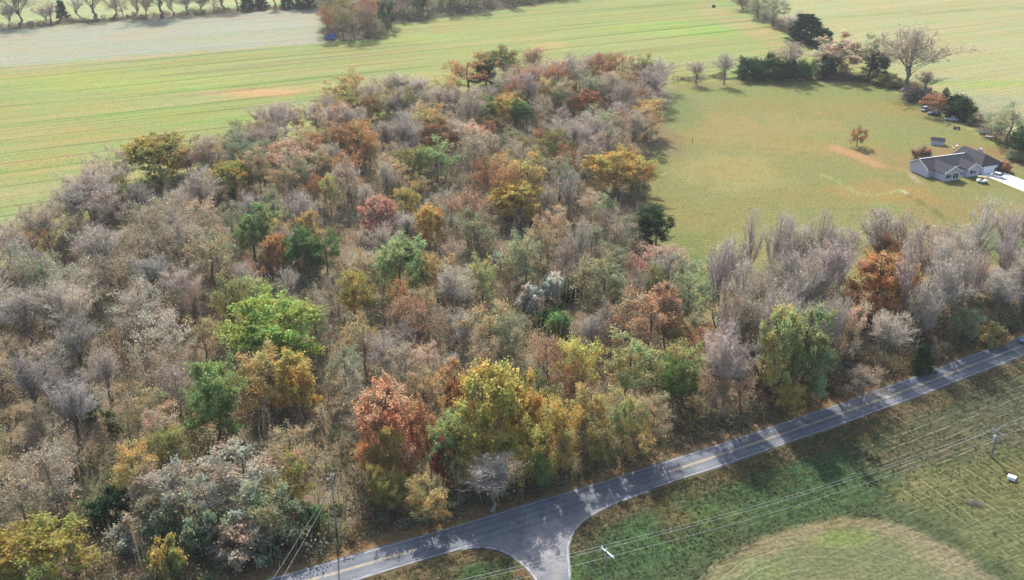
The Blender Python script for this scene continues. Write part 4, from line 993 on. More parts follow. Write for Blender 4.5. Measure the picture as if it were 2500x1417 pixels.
# ------------------------------------------------------------------ undergrowth (stuff)
def brush(name, label, spots, leafn, leafs, stemn, seed, sapling=False):
    """spots: x, y, radius, height, colour"""
    rg = np.random.RandomState(seed); S = np.array([s[:4] for s in spots]); CC = np.array([s[4] for s in spots])
    n = len(S) * leafn; par = np.repeat(np.arange(len(S)), leafn)
    a = rg.uniform(0, 2 * np.pi, n); rr = np.sqrt(rg.rand(n)); zz = np.sqrt(np.clip(1 - rr ** 2 * .85, 0, 1)) * rg.uniform(.25, 1.05, n)
    c = np.stack([S[par, 0] + np.cos(a) * rr * S[par, 2], S[par, 1] + np.sin(a) * rr * S[par, 2], zz * S[par, 3] + .1], 1)
    v1, f1 = leaves(c, leafs, rg, .3); col1 = np.repeat(CC[par] * rg.uniform(.75, 1.25, (n, 1)), 4, 0); t1 = np.repeat(rg.rand(n), 4)
    m = len(S) * stemn; ps = np.repeat(np.arange(len(S)), stemn)
    a = rg.uniform(0, 2 * np.pi, m); rr = np.sqrt(rg.rand(m)) * .7
    p0 = np.stack([S[ps, 0] + np.cos(a) * rr * S[ps, 2], S[ps, 1] + np.sin(a) * rr * S[ps, 2], np.zeros(m)], 1)
    L = S[ps, 3] * rg.uniform(.6, 1.5, m)
    k_ = .10 if sapling else .25
    p1 = p0 + np.stack([rg.normal(size=m) * k_ * L, rg.normal(size=m) * k_ * L, L], 1)
    if sapling:   # side twigs on every stem
        q = np.repeat(np.arange(m), 9); tq = rg.uniform(.35, .97, len(q))[:, None]; b0 = p0[q] * (1 - tq) + p1[q] * tq
        dq = rg.normal(size=(len(q), 3)); dq[:, 2] = np.abs(dq[:, 2]) * .6 + .8
        b1 = b0 + unit(dq) * (L[q] * rg.uniform(.10, .24, len(q)))[:, None]
        ra = np.concatenate([rg.uniform(.035, .065, m), np.full(len(q), .018)]); p0 = np.concatenate([p0, b0]); p1 = np.concatenate([p1, b1]); m = len(p0)
    else: ra = rg.uniform(.02, .055, m)
    v2, f2 = spikes(p0, p1, ra); g = rg.uniform(.7, 1.4, (m, 1)) * np.array([[.17, .145, .12]])
    g = g * (np.array([[2.3, 2.15, 2.0]]) if sapling else 1); col2 = np.repeat(g, 4, 0); t2 = np.full(len(v2), .5)
    cc = np.concatenate([col1, col2]); cc = np.concatenate([cc, np.ones((len(cc), 1))], 1)
    me = npmesh(name, np.concatenate([v1, v2]), [f1, f2 + len(v1)], [M['brush']], False, {'tint': ('FLOAT', np.concatenate([t1, t2])), 'Col': ('FLOAT_COLOR', cc)})
    o = bpy.data.objects.new(name, me); COL.objects.link(o); tag(o, label, 'undergrowth', kind='stuff'); return o
PB = [lin(c, .74) for c in [(150, 137, 114), (134, 122, 106), (122, 126, 92), (150, 144, 104), (114, 120, 94), (144, 126, 104), (160, 149, 130), (102, 114, 84), (142, 128, 120)]]
def spots_in(poly, n, rmin, rmax, hmin, hmax, cols, lim=None, clear=True):
    pl = world_poly(poly); xa = [p[0] for p in pl]; ya = [p[1] for p in pl]; res = []
    X = np.array([rf.uniform(min(xa), max(xa)) for _ in range(n * 14)]); Y = np.array([rf.uniform(max(min(ya), 92), min(max(ya), 760)) for _ in range(n * 14)])
    px, py = proj(X, Y); ok = (sdist(pl, X, Y) < -.6) & (px > -130) & (px < 2620) & (py < 1490) & (road_side(X, Y) > HALF + 1.6)
    for x, y in list(zip(X[ok], Y[ok]))[:n]:
        k = rf.uniform(.8, 1.2); c = rf.choice(cols); res.append((x, y, rf.uniform(rmin, rmax), rf.uniform(hmin, hmax), tuple(v * k for v in c)))
    return res
brush('undergrowth', 'tangled brown and olive undergrowth filling the wood between the trees', spots_in(WOOD, 3000, 1.2, 2.6, .6, 3.6, PB), 80, .34, 9, 1)
brush('sapling_undergrowth', 'thin leafless saplings crowding between the trees of the wood', spots_in(WOOD, 1500, 1.0, 2.4, 4.5, 8.0, PB), 10, .26, 3, 9, True)
brush('grove_undergrowth', 'pale brown undergrowth under the grey bare grove', spots_in(GROVE, 620, 1.0, 2.2, .7, 3.0, [PB[0], PB[1], PB[5], PB[6], PB[8], PB[7]]), 80, .32, 9, 2)
brush('hedge_undergrowth', 'low scrub along the hedgerows between the fields', spots_in(HEDGE_R, 190, 1.0, 2.4, .8, 3.2, [PB[0], PB[1], PB[7], PB[5]]) + spots_in(HEDGE_FAR, 160, 1.2, 2.6, 1.0, 3.0, [PB[0], PB[1], PB[4], PB[6]])
      + spots_in(HEDGE_D, 110, 1.2, 2.4, 1.5, 4.5, [PB[1], PB[4], PB[0], PB[8]]) + spots_in(COPSE, 260, 1.5, 3, 1.5, 5, [PB[1], PB[4], PB[7]]), 70, .40, 7, 3)
# brush bank along the far side of the road
bank = []
for x in np.arange(-70, 150, .9):
    for _ in range(2):
        off = HALF + rf.uniform(2.0, 6.5); p = road_pt(x + rf.uniform(-.5, .5), off, 0); k = rf.uniform(.8, 1.2)
        bank.append((p[0], p[1], rf.uniform(.7, 1.7), rf.uniform(.5, 2.6) * (.5 + (off - HALF) / 7), tuple(v * k for v in rf.choice(PB))))
brush('bank_undergrowth', 'scrubby brown brush on the bank along the road', bank, 70, .26, 10, 4)
# tufts of grass and weeds on the near side of the road
tuft = []
rt = np.random.RandomState(77); NT = 30000
xt = rt.uniform(-70, 140, NT); ot = -HALF - np.abs(rt.normal(size=NT)) * 15 - .5
nxt, nyt = road_n(xt); tx = xt + nxt * ot; ty = road_y(xt) + nyt * ot; tpx, tpy = proj(tx, ty)
okt = (tpx > -50) & (tpx < 2560) & (tpy < 1450) & ~inside(poly, tx, ty) & (sdist(world_poly(INNER), tx, ty) > 1.0) & (ot > -45)
okt &= rt.rand(NT) < .2 + vnoise(tx, ty, 5, 91) * .9
okt &= ~((tpx > 2150) & (rt.rand(NT) < .6))
for k_ in np.nonzero(okt)[0]:
    k = rf.uniform(.75, 1.3); verge_ = ot[k_] > -HALF - 5
    c = rf.choice([(.17, .145, .085), (.20, .165, .10), (.10, .125, .05)] if verge_ else [(.095, .125, .06), (.12, .145, .07), (.16, .155, .085), (.08, .11, .055)])
    tuft.append((tx[k_], ty[k_], rf.uniform(.15, .40), rf.uniform(.06, .22) * (1.6 if verge_ else 1), tuple(v * k for v in c)))
to = brush('grass_tufts', 'rough tufts of grass and weeds on the near side of the road', tuft, 7, .17, 2, 12); to['category'] = 'grass'
# ------------------------------------------------------------------ house
M['siding'] = simple('siding', lin((196, 192, 204), .75), .8, 0, .08, 6)
M['trim'] = simple('trim', (.78, .78, .76), .6, 0, .05)
def shingle_mat():
    m, n, l = newmat('shingles'); tc = n.new('ShaderNodeTexCoord')
    br = n.new('ShaderNodeTexBrick'); br.inputs['Scale'].default_value = 1; br.inputs['Brick Width'].default_value = .35; br.inputs['Row Height'].default_value = .16; br.inputs['Mortar Size'].default_value = .012
    br.inputs['Color1'].default_value = (.034, .033, .036, 1); br.inputs['Color2'].default_value = (.048, .046, .050, 1); br.inputs['Mortar'].default_value = (.06, .058, .06, 1)
    l.new(tc.outputs['Object'], br.inputs['Vector'])
    f = noise(n, l, tc.outputs['Object'], .8, 5, .6); c = mixc(n, l, br.outputs[0], mixc(n, l, br.outputs[0], (1.35, 1.3, 1.3), 1, 'MULTIPLY'), f)
    b = n.new('ShaderNodeBsdfPrincipled'); b.inputs['Roughness'].default_value = 1; b.inputs['Specular IOR Level'].default_value = .08; l.new(c, b.inputs['Base Color']); out(n, l, b.outputs[0]); return m
M['shingle'] = shingle_mat()
M['glass'] = simple('glass', (.02, .03, .035), .08, 0, .1, 2, .8)
M['concrete'] = simple('concrete', (.62, .61, .58), .9, 0, .1, .6)
M['dark'] = simple('dark', (.025, .025, .028), .5); M['rubber'] = simple('rubber', (.02, .02, .02), .9)
M['galv'] = simple('galvanised', (.42, .43, .45), .45, .5, .15); M['polewood'] = simple('pole_wood', (.20, .175, .15), .95, 0, .4, 2.5)
M['whiteplastic'] = simple('white_plastic', (.74, .76, .76), .5, 0, .06); M['chrome'] = simple('wheel_rim', (.5, .5, .52), .3, .8, .1)
M['lamp_glass'] = simple('lamp_glass', (.7, .7, .68), .2, 0, .05); M['tail_glass'] = simple('tail_glass', (.35, .02, .02), .3, 0, .05)
M['tan'] = simple('tan_cover', lin((190, 172, 120), .6), .9, 0, .15); M['bluetarp'] = simple('blue_tarp', (.06, .10, .25), .8, 0, .25, 2)
ho = P(2219, 415)
house = empty('ranch_house', (ho[0], ho[1], 0), R(20)); tag(house, 'grey single-storey house with dark shingle roof and two front gables', 'house')
WH = 2.65
def part(name, mat, parent, fn, bevel=0):
    b = MB(); fn(b); return b.build(name, mat, parent, bevel)
def gable_walls(b, x0, x1, y0, y1, axis, rise, z0=0.0):
    if axis == 'x':
        b.prism([(y0, z0), (y1, z0), (y1, WH), ((y0 + y1) / 2, WH + rise), (y0, WH)], 'x', x0, x1)
    else:
        b.prism([(x0, z0), (x1, z0), (x1, WH), ((x0 + x1) / 2, WH + rise), (x0, WH)], 'y', y0, y1)
def gable_roof(b, x0, x1, y0, y1, axis, rise, ov=.45, th=.16):
    """two sloping slabs with thickness"""
    if axis == 'x':
        h2 = (y1 - y0) / 2; m_ = (y0 + y1) / 2; k = rise / h2; d = ov * k
        for s in (-1, 1):
            b.prism([(m_, WH + rise + .03), (m_ + s * (h2 + ov), WH - d + .03), (m_ + s * (h2 + ov), WH - d + .03 + th), (m_, WH + rise + .03 + th)], 'x', x0 - ov, x1 + ov)
    else:
        h2 = (x1 - x0) / 2; m_ = (x0 + x1) / 2; k = rise / h2; d = ov * k
        for s in (-1, 1):
            b.prism([(m_, WH + rise + .03), (m_ + s * (h2 + ov), WH - d + .03), (m_ + s * (h2 + ov), WH - d + .03 + th), (m_, WH + rise + .03 + th)], 'y', y0 - ov, y1 + ov)
part('wall', M['siding'], house, lambda b: gable_walls(b, 0, 17.6, -8, 0, 'x', 2.0))
part('wall', M['siding'], house, lambda b: gable_walls(b, 2.0, 8.0, -12.6, -8.02, 'y', 1.55))
part('wall', M['siding'], house, lambda b: gable_walls(b, 11.5, 16.2, -11.8, -8.02, 'y', 1.3))
part('wall', M['siding'], house, lambda b: b.box(17.62, -10.8, 0, 25.5, 1.0, WH))
part('roof', M['shingle'], house, lambda b: gable_roof(b, 0, 17.6, -8, 0, 'x', 2.0))
part('roof', M['shingle'], house, lambda b: gable_roof(b, 2.0, 8.0, -12.6, -4.6, 'y', 1.56))
part('roof', M['shingle'], house, lambda b: gable_roof(b, 11.5, 16.2, -11.8, -5.2, 'y', 1.31))
def hip(b):
    x0, x1, y0, y1 = 17.2, 26.0, -11.3, 1.5; xm = (x0 + x1) / 2; z = WH - .05; zr = WH + 2.5
    v = [(x0, y0, z), (x1, y0, z), (x1, y1, z), (x0, y1, z), (xm, y0 + 3.6, zr), (xm, y1, zr), (x0, y0, z - .16), (x1, y0, z - .16), (x1, y1, z - .16), (x0, y1, z - .16)]
    b.add(v, [(0, 1, 4), (1, 2, 5, 4), (3, 0, 4, 5), (2, 3, 5), (6, 7, 1, 0), (7, 8, 2, 1), (8, 9, 3, 2), (9, 6, 0, 3), (9, 8, 7, 6)])
part('roof', M['shingle'], house, hip)
def rake(b, x0, x1, y, rise, ov=.45):
    m_ = (x0 + x1) / 2; h2 = (x1 - x0) / 2; d = ov * rise / h2
    for s in (-1, 1):
        b.prism([(m_, WH + rise + .02), (m_ + s * (h2 + ov), WH - d + .02), (m_ + s * (h2 + ov), WH - d + .26), (m_, WH + rise + .26)], 'y', y - .50, y - .46)
part('gable_trim', M['trim'], house, lambda b: rake(b, 2.0, 8.0, -12.6, 1.56)); part('gable_trim', M['trim'], house, lambda b: rake(b, 11.5, 16.2, -11.8, 1.31))
def rake_x(b):
    for xx in (-.50,):
        for s in (-1, 1):
            b.prism([(-4, WH + 2.02), (-4 + s * 4.45, WH - .2), (-4 + s * 4.45, WH + .06), (-4, WH + 2.26)], 'x', xx - .05, xx)
part('gable_trim', M['trim'], house, rake_x)
part('ridge_cap', M['trim'], house, lambda b: b.box(-.45, -4.12, WH + 2.17, 16.9, -3.88, WH + 2.25))
part('fascia', M['trim'], house, lambda b: b.box(8.5, -8.52, WH - .22, 11.1, -8.46, WH))
def window(x0, x1, z0, z1, y, parent=house):
    f = MB()
    for a in ((x0 - .08, y - .05, z0 - .08, x1 + .08, y, z0), (x0 - .08, y - .05, z1, x1 + .08, y, z1 + .08), (x0 - .08, y - .05, z0, x0, y, z1), (x1, y - .05, z0, x1 + .08, y, z1), ((x0 + x1) / 2 - .03, y - .05, z0, (x0 + x1) / 2 + .03, y, z1)): f.box(*a)
    o = f.build('window', M['trim'], parent)
    b = MB().box(x0, y - .02, z0, x1, y - .005, z1).build('pane', M['glass'], o); return o
window(2.7, 4.6, .9, 2.1, -12.62); window(5.3, 7.3, .5, 2.2, -12.62); window(12.6, 15.1, .9, 2.1, -11.82); window(8.6, 9.4, .9, 2.1, -8.02)
d_ = MB().box(9.9, -8.10, .05, 10.85, -8.02, 2.15).build('door', M['trim'], house); MB().box(10.65, -8.17, 1.0, 10.75, -8.11, 1.1).build('handle', M['chrome'], d_)
gd = MB()
for k in range(4): gd.box(18.9, -10.90, .06 + k * .55, 23.9, -10.82, .58 + k * .55)
gd.build('garage_door', M['trim'], house)
MB().box(8.2, -11.0, .0, 11.3, -8.03, .16).build('porch', M['concrete'], house)
part('chimney', M['siding'], house, lambda b: b.box(23.6, -3.6, WH + .6, 24.4, -2.8, WH + 2.6))
dv = empty('driveway', (ho[0], ho[1], 0), R(20)); tag(dv, kind='structure')
for k in range(9): MB().box(18.0, -14.9 - k * 4.2, .0, 24.6, -10.86 - k * 4.2, .06).build('slab', M['concrete'], dv)
MB().box(24.7, -44, 0, 25.0, -11.5, .35).build('kerb', M['trim'], dv)
MB().box(16.2, -14.2, 0, 17.9, -11.9, .055).build('walkway', M['concrete'], dv)
so = P(2288, 353); shed = empty('garden_shed', (so[0], so[1], 0), R(-24)); tag(shed, 'small dark-roofed shed standing behind the house', 'shed'); shed.scale = (.8, .8, .85)
WH = 1.9
part('wall', M['siding'], shed, lambda b: gable_walls(b, -2.6, 2.6, -1.5, 1.5, 'x', .8)); part('roof', M['shingle'], shed, lambda b: gable_roof(b, -2.6, 2.6, -1.5, 1.5, 'x', .8, .25, .1))
MB().box(2.62, -.5, .05, 2.68, .5, 1.8).build('door', M['dark'], shed)

# ------------------------------------------------------------------ vehicles
def loft(b, secs, n=None):
    """sections: list of (x, [(y,z)...]) joined in order"""
    base = len(b.v); m_ = len(secs[0][1])
    for x, ring in secs: b.v += [(x, y, z) for y, z in ring]
    for i in range(len(secs) - 1):
        for k in range(m_):
            b.f.append((base + i * m_ + k, base + i * m_ + (k + 1) % m_, base + (i + 1) * m_ + (k + 1) % m_, base + (i + 1) * m_ + k))
    b.f.append(tuple(base + k for k in range(m_))[::-1]); b.f.append(tuple(base + (len(secs) - 1) * m_ + k for k in range(m_)))
def car(px, py, ang, paint, label, suv=False, cat='car', name='parked_car', L=4.6, W=1.82):
    x, y = P(px, py); e = empty(name, (x, y, 0.02), R(ang)); tag(e, label, cat)
    pm = simple('paint_' + label[:12].replace(' ', '_'), paint, .35, .2, .05, 3, .5)
    hw = W / 2; hb = .82 if not suv else .98; ht = 1.44 if not suv else 1.78
    def ring(w_, z0, z1): return [(-w_ * .94, z0), (w_ * .94, z0), (w_, z0 + (z1 - z0) * .45), (w_ * .93, z1), (-w_ * .93, z1), (-w_, z0 + (z1 - z0) * .45)]
    b = MB(); s = L / 4.6
    loft(b, [(-2.3*s, ring(hw*.86, .36, hb*.86)), (-2.15*s, ring(hw*.97, .27, hb*.97)), (-1.2*s, ring(hw, .25, hb)), (.7*s, ring(hw, .25, hb)), (1.75*s, ring(hw*.98, .26, hb*.93)), (2.2*s, ring(hw*.93, .30, hb*.80)), (2.3*s, ring(hw*.82, .38, hb*.68))])
    b.build('body', pm, e, .02)
    tb = -2.05 if suv else -1.75
    cab = MB(); g = MB()
    loft(g, [(tb*s, [(-hw*.88, hb-.02), (hw*.88, hb-.02), (hw*.86, hb+.04), (-hw*.86, hb+.04)]), ((tb+.45)*s, [(-hw*.86, hb-.02), (hw*.86, hb-.02), (hw*.70, ht-.05), (-hw*.70, ht-.05)]), (.25*s, [(-hw*.86, hb-.02), (hw*.86, hb-.02), (hw*.70, ht-.05), (-hw*.70, ht-.05)]), (1.0*s, [(-hw*.86, hb-.04), (hw*.86, hb-.04), (hw*.84, hb+.02), (-hw*.84, hb+.02)])])
    g.build('window_glass', M['glass'], e)
    loft(cab, [((tb+.38)*s, [(-hw*.72, ht-.08), (hw*.72, ht-.08), (hw*.64, ht-.02), (-hw*.64, ht-.02)]), (-.5*s, [(-hw*.73, ht-.06), (hw*.73, ht-.06), (hw*.66, ht+.02), (-hw*.66, ht+.02)]), (.33*s, [(-hw*.72, ht-.08), (hw*.72, ht-.08), (hw*.64, ht-.02), (-hw*.64, ht-.02)])])
    cab.build('roof', pm, e)
    for sx in (-1.4, 1.42):
        for sy in (-1, 1):
            wv = MB().tube([(sx*s, sy*(hw-.20), .33), (sx*s, sy*(hw-.14), .33), (sx*s, sy*(hw+.0), .33), (sx*s, sy*(hw+.02), .33)], [.29, .33, .33, .28], 14).build('wheel', M['rubber'], e)
            MB().tube([(sx*s, sy*(hw+.012), .33), (sx*s, sy*(hw+.032), .33)], [.2, .17], 12).build('rim', M['chrome'], wv)
    for sy in (-1, 1):
        MB().box(2.2*s, sy*hw*.62-.16, hb*.62, 2.31*s, sy*hw*.62+.16, hb*.78).build('headlight', M['lamp_glass'], e)
        MB().box(-2.31*s, sy*hw*.68-.12, hb*.62, -2.2*s, sy*hw*.68+.12, hb*.84).build('tail_light', M['tail_glass'], e)
    return e
car(2260, 271, 38, (.30, .36, .46), 'silver-blue car parked at the hedge, first of the row', True)
car(2280, 281, 168, (.05, .055, .07), 'black car parked at the hedge beside the silver-blue one', True)
car(2322, 295, 155, (.34, .36, .40), 'grey car parked alone below the dark green round tree')
car(2438, 434, -52, (.72, .72, .73), 'white car on the concrete driveway', False)
car(2431, 420, -62, (.035, .037, .045), 'black car parked in front of the garage door', False)
xr_ = P(2512, 838)[0]
car(2512, 835, math.degrees(math.atan(2 * mid_fit[0] * xr_ + mid_fit[1])) + 180, (.12, .17, .30), 'dark blue car on the road at the right edge of the frame', True, name='road_car')
# covered cart on the lawn in front of the house
cx_, cy_ = P(2397, 446); ct = empty('utility_cart', (cx_, cy_, 0), R(-12)); tag(ct, 'white cart with flat tan roof in front of the house', 'cart')
b = MB(); loft(b, [(-1.5, [(-.6, .35), (.6, .35), (.62, .85), (-.62, .85)]), (-.6, [(-.65, .28), (.65, .28), (.66, .95), (-.66, .95)]), (.3, [(-.65, .28), (.65, .28), (.66, .55), (-.66, .55)]), (.9, [(-.62, .3), (.62, .3), (.6, .95), (-.6, .95)]), (1.5, [(-.5, .35), (.5, .35), (.45, .7), (-.45, .7)])]); b.build('body', M['whiteplastic'], ct, .03)
b = MB(); loft(b, [(-1.45, [(-.7, 1.82), (.7, 1.82), (.62, 1.9), (-.62, 1.9)]), (-.2, [(-.75, 1.86), (.75, 1.86), (.66, 1.98), (-.66, 1.98)]), (1.15, [(-.7, 1.8), (.7, 1.8), (.62, 1.88), (-.62, 1.88)])]); b.build('roof', M['tan'], ct, .02)
for sx in (-1.3, .95):
    for sy in (-.58, .58): MB().tube([(sx, sy, .7), (sx, sy, 1.84)], .025, 6).build('roof_post', M['trim'], ct)
for sx in (-1.0, 1.0):
    for sy in (-.62, .62): MB().tube([(sx, sy - .08, .24), (sx, sy - .05, .24), (sx, sy + .05, .24), (sx, sy + .08, .24)], [.19, .24, .24, .19], 12).build('wheel', M['rubber'], ct)
MB().box(-.75, -.55, .95, -.1, .55, 1.12).build('seat', M['tan'], ct, .04)
# riding mower
mx_, my_ = P(2335, 316); mw = empty('riding_mower', (mx_, my_, 0), R(-15)); tag(mw, 'small dark riding mower on the lawn below the parked cars', 'mower')
b = MB(); loft(b, [(-1.0, [(-.45, .4), (.45, .4), (.42, .8), (-.42, .8)]), (-.1, [(-.45, .3), (.45, .3), (.42, .55), (-.42, .55)]), (.2, [(-.32, .35), (.32, .35), (.30, .95), (-.30, .95)]), (1.1, [(-.28, .4), (.28, .4), (.24, .85), (-.24, .85)])]); b.build('body', M['dark'], mw, .03)
MB().box(-.75, -.28, .8, -.25, .28, .92).add([(-.8,-.28,.9),(-.7,-.28,.9),(-.78,-.28,1.35),(-.86,-.28,1.35),(-.8,.28,.9),(-.7,.28,.9),(-.78,.28,1.35),(-.86,.28,1.35)], [(0,1,2,3),(7,6,5,4),(0,4,5,1),(1,5,6,2),(2,6,7,3),(3,7,4,0)]).build('seat', M['rubber'], mw)
MB().box(-.35, -.75, .12, .55, .75, .3).build('mower_deck', M['whiteplastic'], mw, .04)
for sx, r_ in ((-.7, .32), (.85, .22)):
    for sy in (-.5, .5): MB().tube([(sx, sy - .1, r_), (sx, sy - .07, r_), (sx, sy + .07, r_), (sx, sy + .1, r_)], [r_ * .8, r_, r_, r_ * .8], 12).build('wheel', M['rubber'], mw)
# trailer and boat near the hedge
tx_, ty_ = P(2402, 328); tl = empty('utility_trailer', (tx_, ty_, 0), R(-32)); tag(tl, 'dark open utility trailer by the hedge above the house', 'trailer')
MB().box(-1.8, -.95, .5, 1.8, .95, .6).build('deck', M['dark'], tl)
for a in ((-1.8, -.98, .6, 1.8, -.92, 1.1), (-1.8, .92, .6, 1.8, .98, 1.1), (1.74, -.92, .6, 1.8, .92, 1.1), (-1.8, -.92, .6, -1.74, .92, 1.1)): MB().box(*a).build('side_board', M['galv'], tl)
MB().tube([(1.8, 0, .5), (3.0, 0, .48)], .05, 6).build('drawbar', M['galv'], tl)
for sy in (-1.08, 1.08): MB().tube([(0, sy - .1, .32), (0, sy - .06, .32), (0, sy + .06, .32), (0, sy + .1, .32)], [.27, .32, .32, .27], 14).build('wheel', M['rubber'], tl)
bx_, by_ = P(2417, 337); bo = empty('rowing_boat', (bx_, by_, .05), R(-28)); tag(bo, 'small pale boat hull lying beside the dark trailer', 'boat')
b = MB(); loft(b, [(-1.6, [(-.5, .45), (-.35, .05), (.35, .05), (.5, .45), (.44, .45), (-.44, .45)]), (0, [(-.7, .5), (-.42, 0), (.42, 0), (.7, .5), (.62, .5), (-.62, .5)]), (1.1, [(-.5, .58), (-.2, .1), (.2, .1), (.5, .58), (.42, .58), (-.42, .58)]), (1.8, [(-.06, .7), (-.03, .4), (.03, .4), (.06, .7), (.04, .7), (-.04, .7)])]); b.build('hull', M['whiteplastic'], bo)
MB().box(-.5, -.55, .5, -.2, .55, .55).build('thwart', M['tan'], bo); MB().box(.5, -.48, .56, .75, .48, .61).build('thwart', M['tan'], bo)
# two white garden chairs behind the house
def chair(px, py, ang, label):
    x, y = P(px, py); e = empty('garden_chair', (x, y, 0), R(ang)); tag(e, label, 'chair', 'garden chairs behind the house')
    MB().box(-.28, -.28, .40, .28, .28, .46).build('seat', M['whiteplastic'], e, .015)
    MB().add([(-.28,.24,.46),(.28,.24,.46),(.24,.40,1.0),(-.24,.40,1.0),(-.28,.30,.46),(.28,.30,.46),(.24,.46,1.0),(-.24,.46,1.0)], [(0,1,2,3),(7,6,5,4),(0,4,5,1),(1,5,6,2),(2,6,7,3),(3,7,4,0)]).build('backrest', M['whiteplastic'], e)
    for sx in (-.24, .24):
        for sy in (-.24, .24): MB().tube([(sx * 1.15, sy * 1.15, 0), (sx, sy, .41)], [.02, .03], 6).build('leg', M['whiteplastic'], e)
chair(2327, 364, 40, 'white garden chair behind the house, farther from the shed door'.replace('farther', 'nearer')); chair(2335, 359, -60, 'white garden chair behind the house, farther from the shed door')

# ------------------------------------------------------------------ utility poles and wires
def solve_h(px, py, bx, by):
    lo, hi = 2., 30.
    for _ in range(40):
        m_ = (lo + hi) / 2
        if proj(bx, by, m_)[1] > py: lo = m_
        else: hi = m_
    return lo
def pole(x, y, h, ang, label, arm=2.2, armmat='polewood', transformer=False, shaft_r=.16, name='utility_pole'):
    e = empty(name, (x, y, 0), R(ang)); tag(e, label, 'utility pole')
    MB().tube([(0, 0, -.3), (0, 0, h * .5), (.02, .01, h)], [shaft_r * 1.25, shaft_r, shaft_r * .75], 10).build('shaft', M['polewood'], e)
    ar = MB().box(.14, -arm / 2, h - .75, .28, arm / 2, h - .55).build('crossarm', M[armmat], e, .015)
    for k, yy in enumerate((-arm / 2 + .12, 0, arm / 2 - .12)):
        z0 = h - .55 if k != 1 else h; xx = .21 if k != 1 else .02
        MB().tube([(xx, yy, z0 - .02), (xx, yy, z0 + .08), (xx, yy, z0 + .16), (xx, yy, z0 + .26)], [.05, .09, .07, .04], 8).build('insulator', M['whiteplastic'], e)
    for s in (-1, 1): MB().tube([(.13, 0, h - 1.5), (.13, s * arm * .36, h - .76)], .03, 5).build('brace', M['galv'], e)
    if transformer:
        t = MB().tube([(-.42, 0, h - 2.0), (-.42, 0, h - 1.95), (-.42, 0, h - 1.1), (-.42, 0, h - 1.0)], [.2, .26, .26, .16], 12).build('transformer', M['galv'], e)
        MB().tube([(-.42, 0, h - 1.0), (-.42, 0, h - .78)], [.05, .03], 6).build('bushing', M['whiteplastic'], t)
    return e
wire_mat = simple('wire', (.34, .35, .34), .5, .3, .1)
def wire(a, b, sag, label, r=.017, group=None):
    pts = []
    for i in range(25):
        t = i / 24; p = Vector(a).lerp(Vector(b), t); p.z -= sag * 4 * t * (1 - t); pts.append(tuple(p))
    o = MB().tube(pts, r, 5).build('power_line', wire_mat); tag(o, label, 'power line', group); return o
# pole at the wood edge
bx, by = P(823, 1308); hL = solve_h(808, 1160, bx, by)
pole(bx, by, hL, 150, 'slim grey utility pole with white insulators at the wood edge', 1.5, 'polewood', False, .12)
exL = P(527, 1620, 8.0)
for k, (dx, lb) in enumerate(((0.0, 'upper service wire running down from the slim utility pole'), (.55, 'lower service wire running down from the slim utility pole'))):
    wire((bx + .1, by - .1, hL - 1.4 - k * .9), (exL[0] + k * 1.4, exL[1], 8.0 - k * .5), .5, lb, .014)
# line along the field
hB = 10.5; pB = P(1481, 1342, hB); hD = 10.0
pC0 = P(2420, 1116); hC = solve_h(2440, 1050, *pC0)
pA = P(500, 1545, hB); pD = P(3150, 800, 10)
angBC = math.degrees(math.atan2(pC0[1] - pB[1], pC0[0] - pB[0]))
pole(pB[0], pB[1], hB, angBC + 8, 'utility pole with pale crossarm beside the side road', 2.6, 'whiteplastic', False, .10)
pole(pC0[0], pC0[1], hC, angBC, 'wooden utility pole standing in the mown field on the right', 2.4, 'polewood', True, .18)
def arm_pts(p, h, ang, arm):
    a = R(ang); res = []
    for k, yy in enumerate((-arm / 2 + .12, 0, arm / 2 - .12)):
        xx = .21 if k != 1 else .02; z = (h - .55 if k != 1 else h) + .26
        res.append((p[0] + xx * math.cos(a) - yy * math.sin(a), p[1] + xx * math.sin(a) + yy * math.cos(a), z))
    return res
aB = arm_pts(pB, hB, angBC + 8, 2.6); aC = arm_pts(pC0, hC, angBC, 2.4)
aA = arm_pts(pA, hB, angBC, 2.4); aD = arm_pts(pD, 10, angBC, 2.4)
for k, nm in enumerate(('near-side', 'middle', 'road-side')):
    wire(aB[k], aC[k], 1.3, f'{nm} power line between the pale-armed pole and the wooden pole')
    wire(aA[k], aB[k], .8, f'{nm} power line over the side road left of the pale-armed pole')
    wire(aC[k], aD[k], 1.0, f'{nm} power line running off beyond the wooden pole in the field')

# ------------------------------------------------------------------ small things
qx, qy = P(2469, 1171); wb = empty('storage_box', (qx, qy, 0), R(-35)); tag(wb, 'small white plastic box lying in the mown field', 'box')
MB().box(-.6, -.4, 0, .6, .4, .55).build('body', M['whiteplastic'], wb, .05); MB().box(-.64, -.44, .56, .64, .44, .66).build('lid', M['whiteplastic'], wb, .03); MB().box(.605, -.3, .12, .63, .3, .46).build('end_panel', M['dark'], wb)
qx, qy = P(1742, 19); bl = empty('round_bale', (qx, qy, 0), R(30)); tag(bl, 'dark round bale lying on the far green field', 'bale')
MB().tube([(-.75, 0, .8), (-.7, 0, .8), (0, 0, .8), (.7, 0, .8), (.75, 0, .8)], [.68, .78, .82, .78, .66], 18).build('body', simple('old_hay', (.07, .065, .05), 1), bl)
for xx in (-.4, 0, .4): MB().tube([(xx - .03, 0, .8), (xx + .03, 0, .8)], .835, 18).build('twine', M['dark'], bl)
qx, qy = P(1690, 349); ps = empty('fence_post', (qx, qy, 0)); tag(ps, 'single dark post standing on the lawn near the wood', 'post')
MB().tube([(0, 0, -.2), (0, 0, .7), (.03, 0, 1.5)], [.11, .10, .09], 8).build('shaft', M['polewood'], ps); MB().tube([(.03, 0, 1.5), (.03, 0, 1.62)], [.12, .02], 8).build('cap', M['dark'], ps)
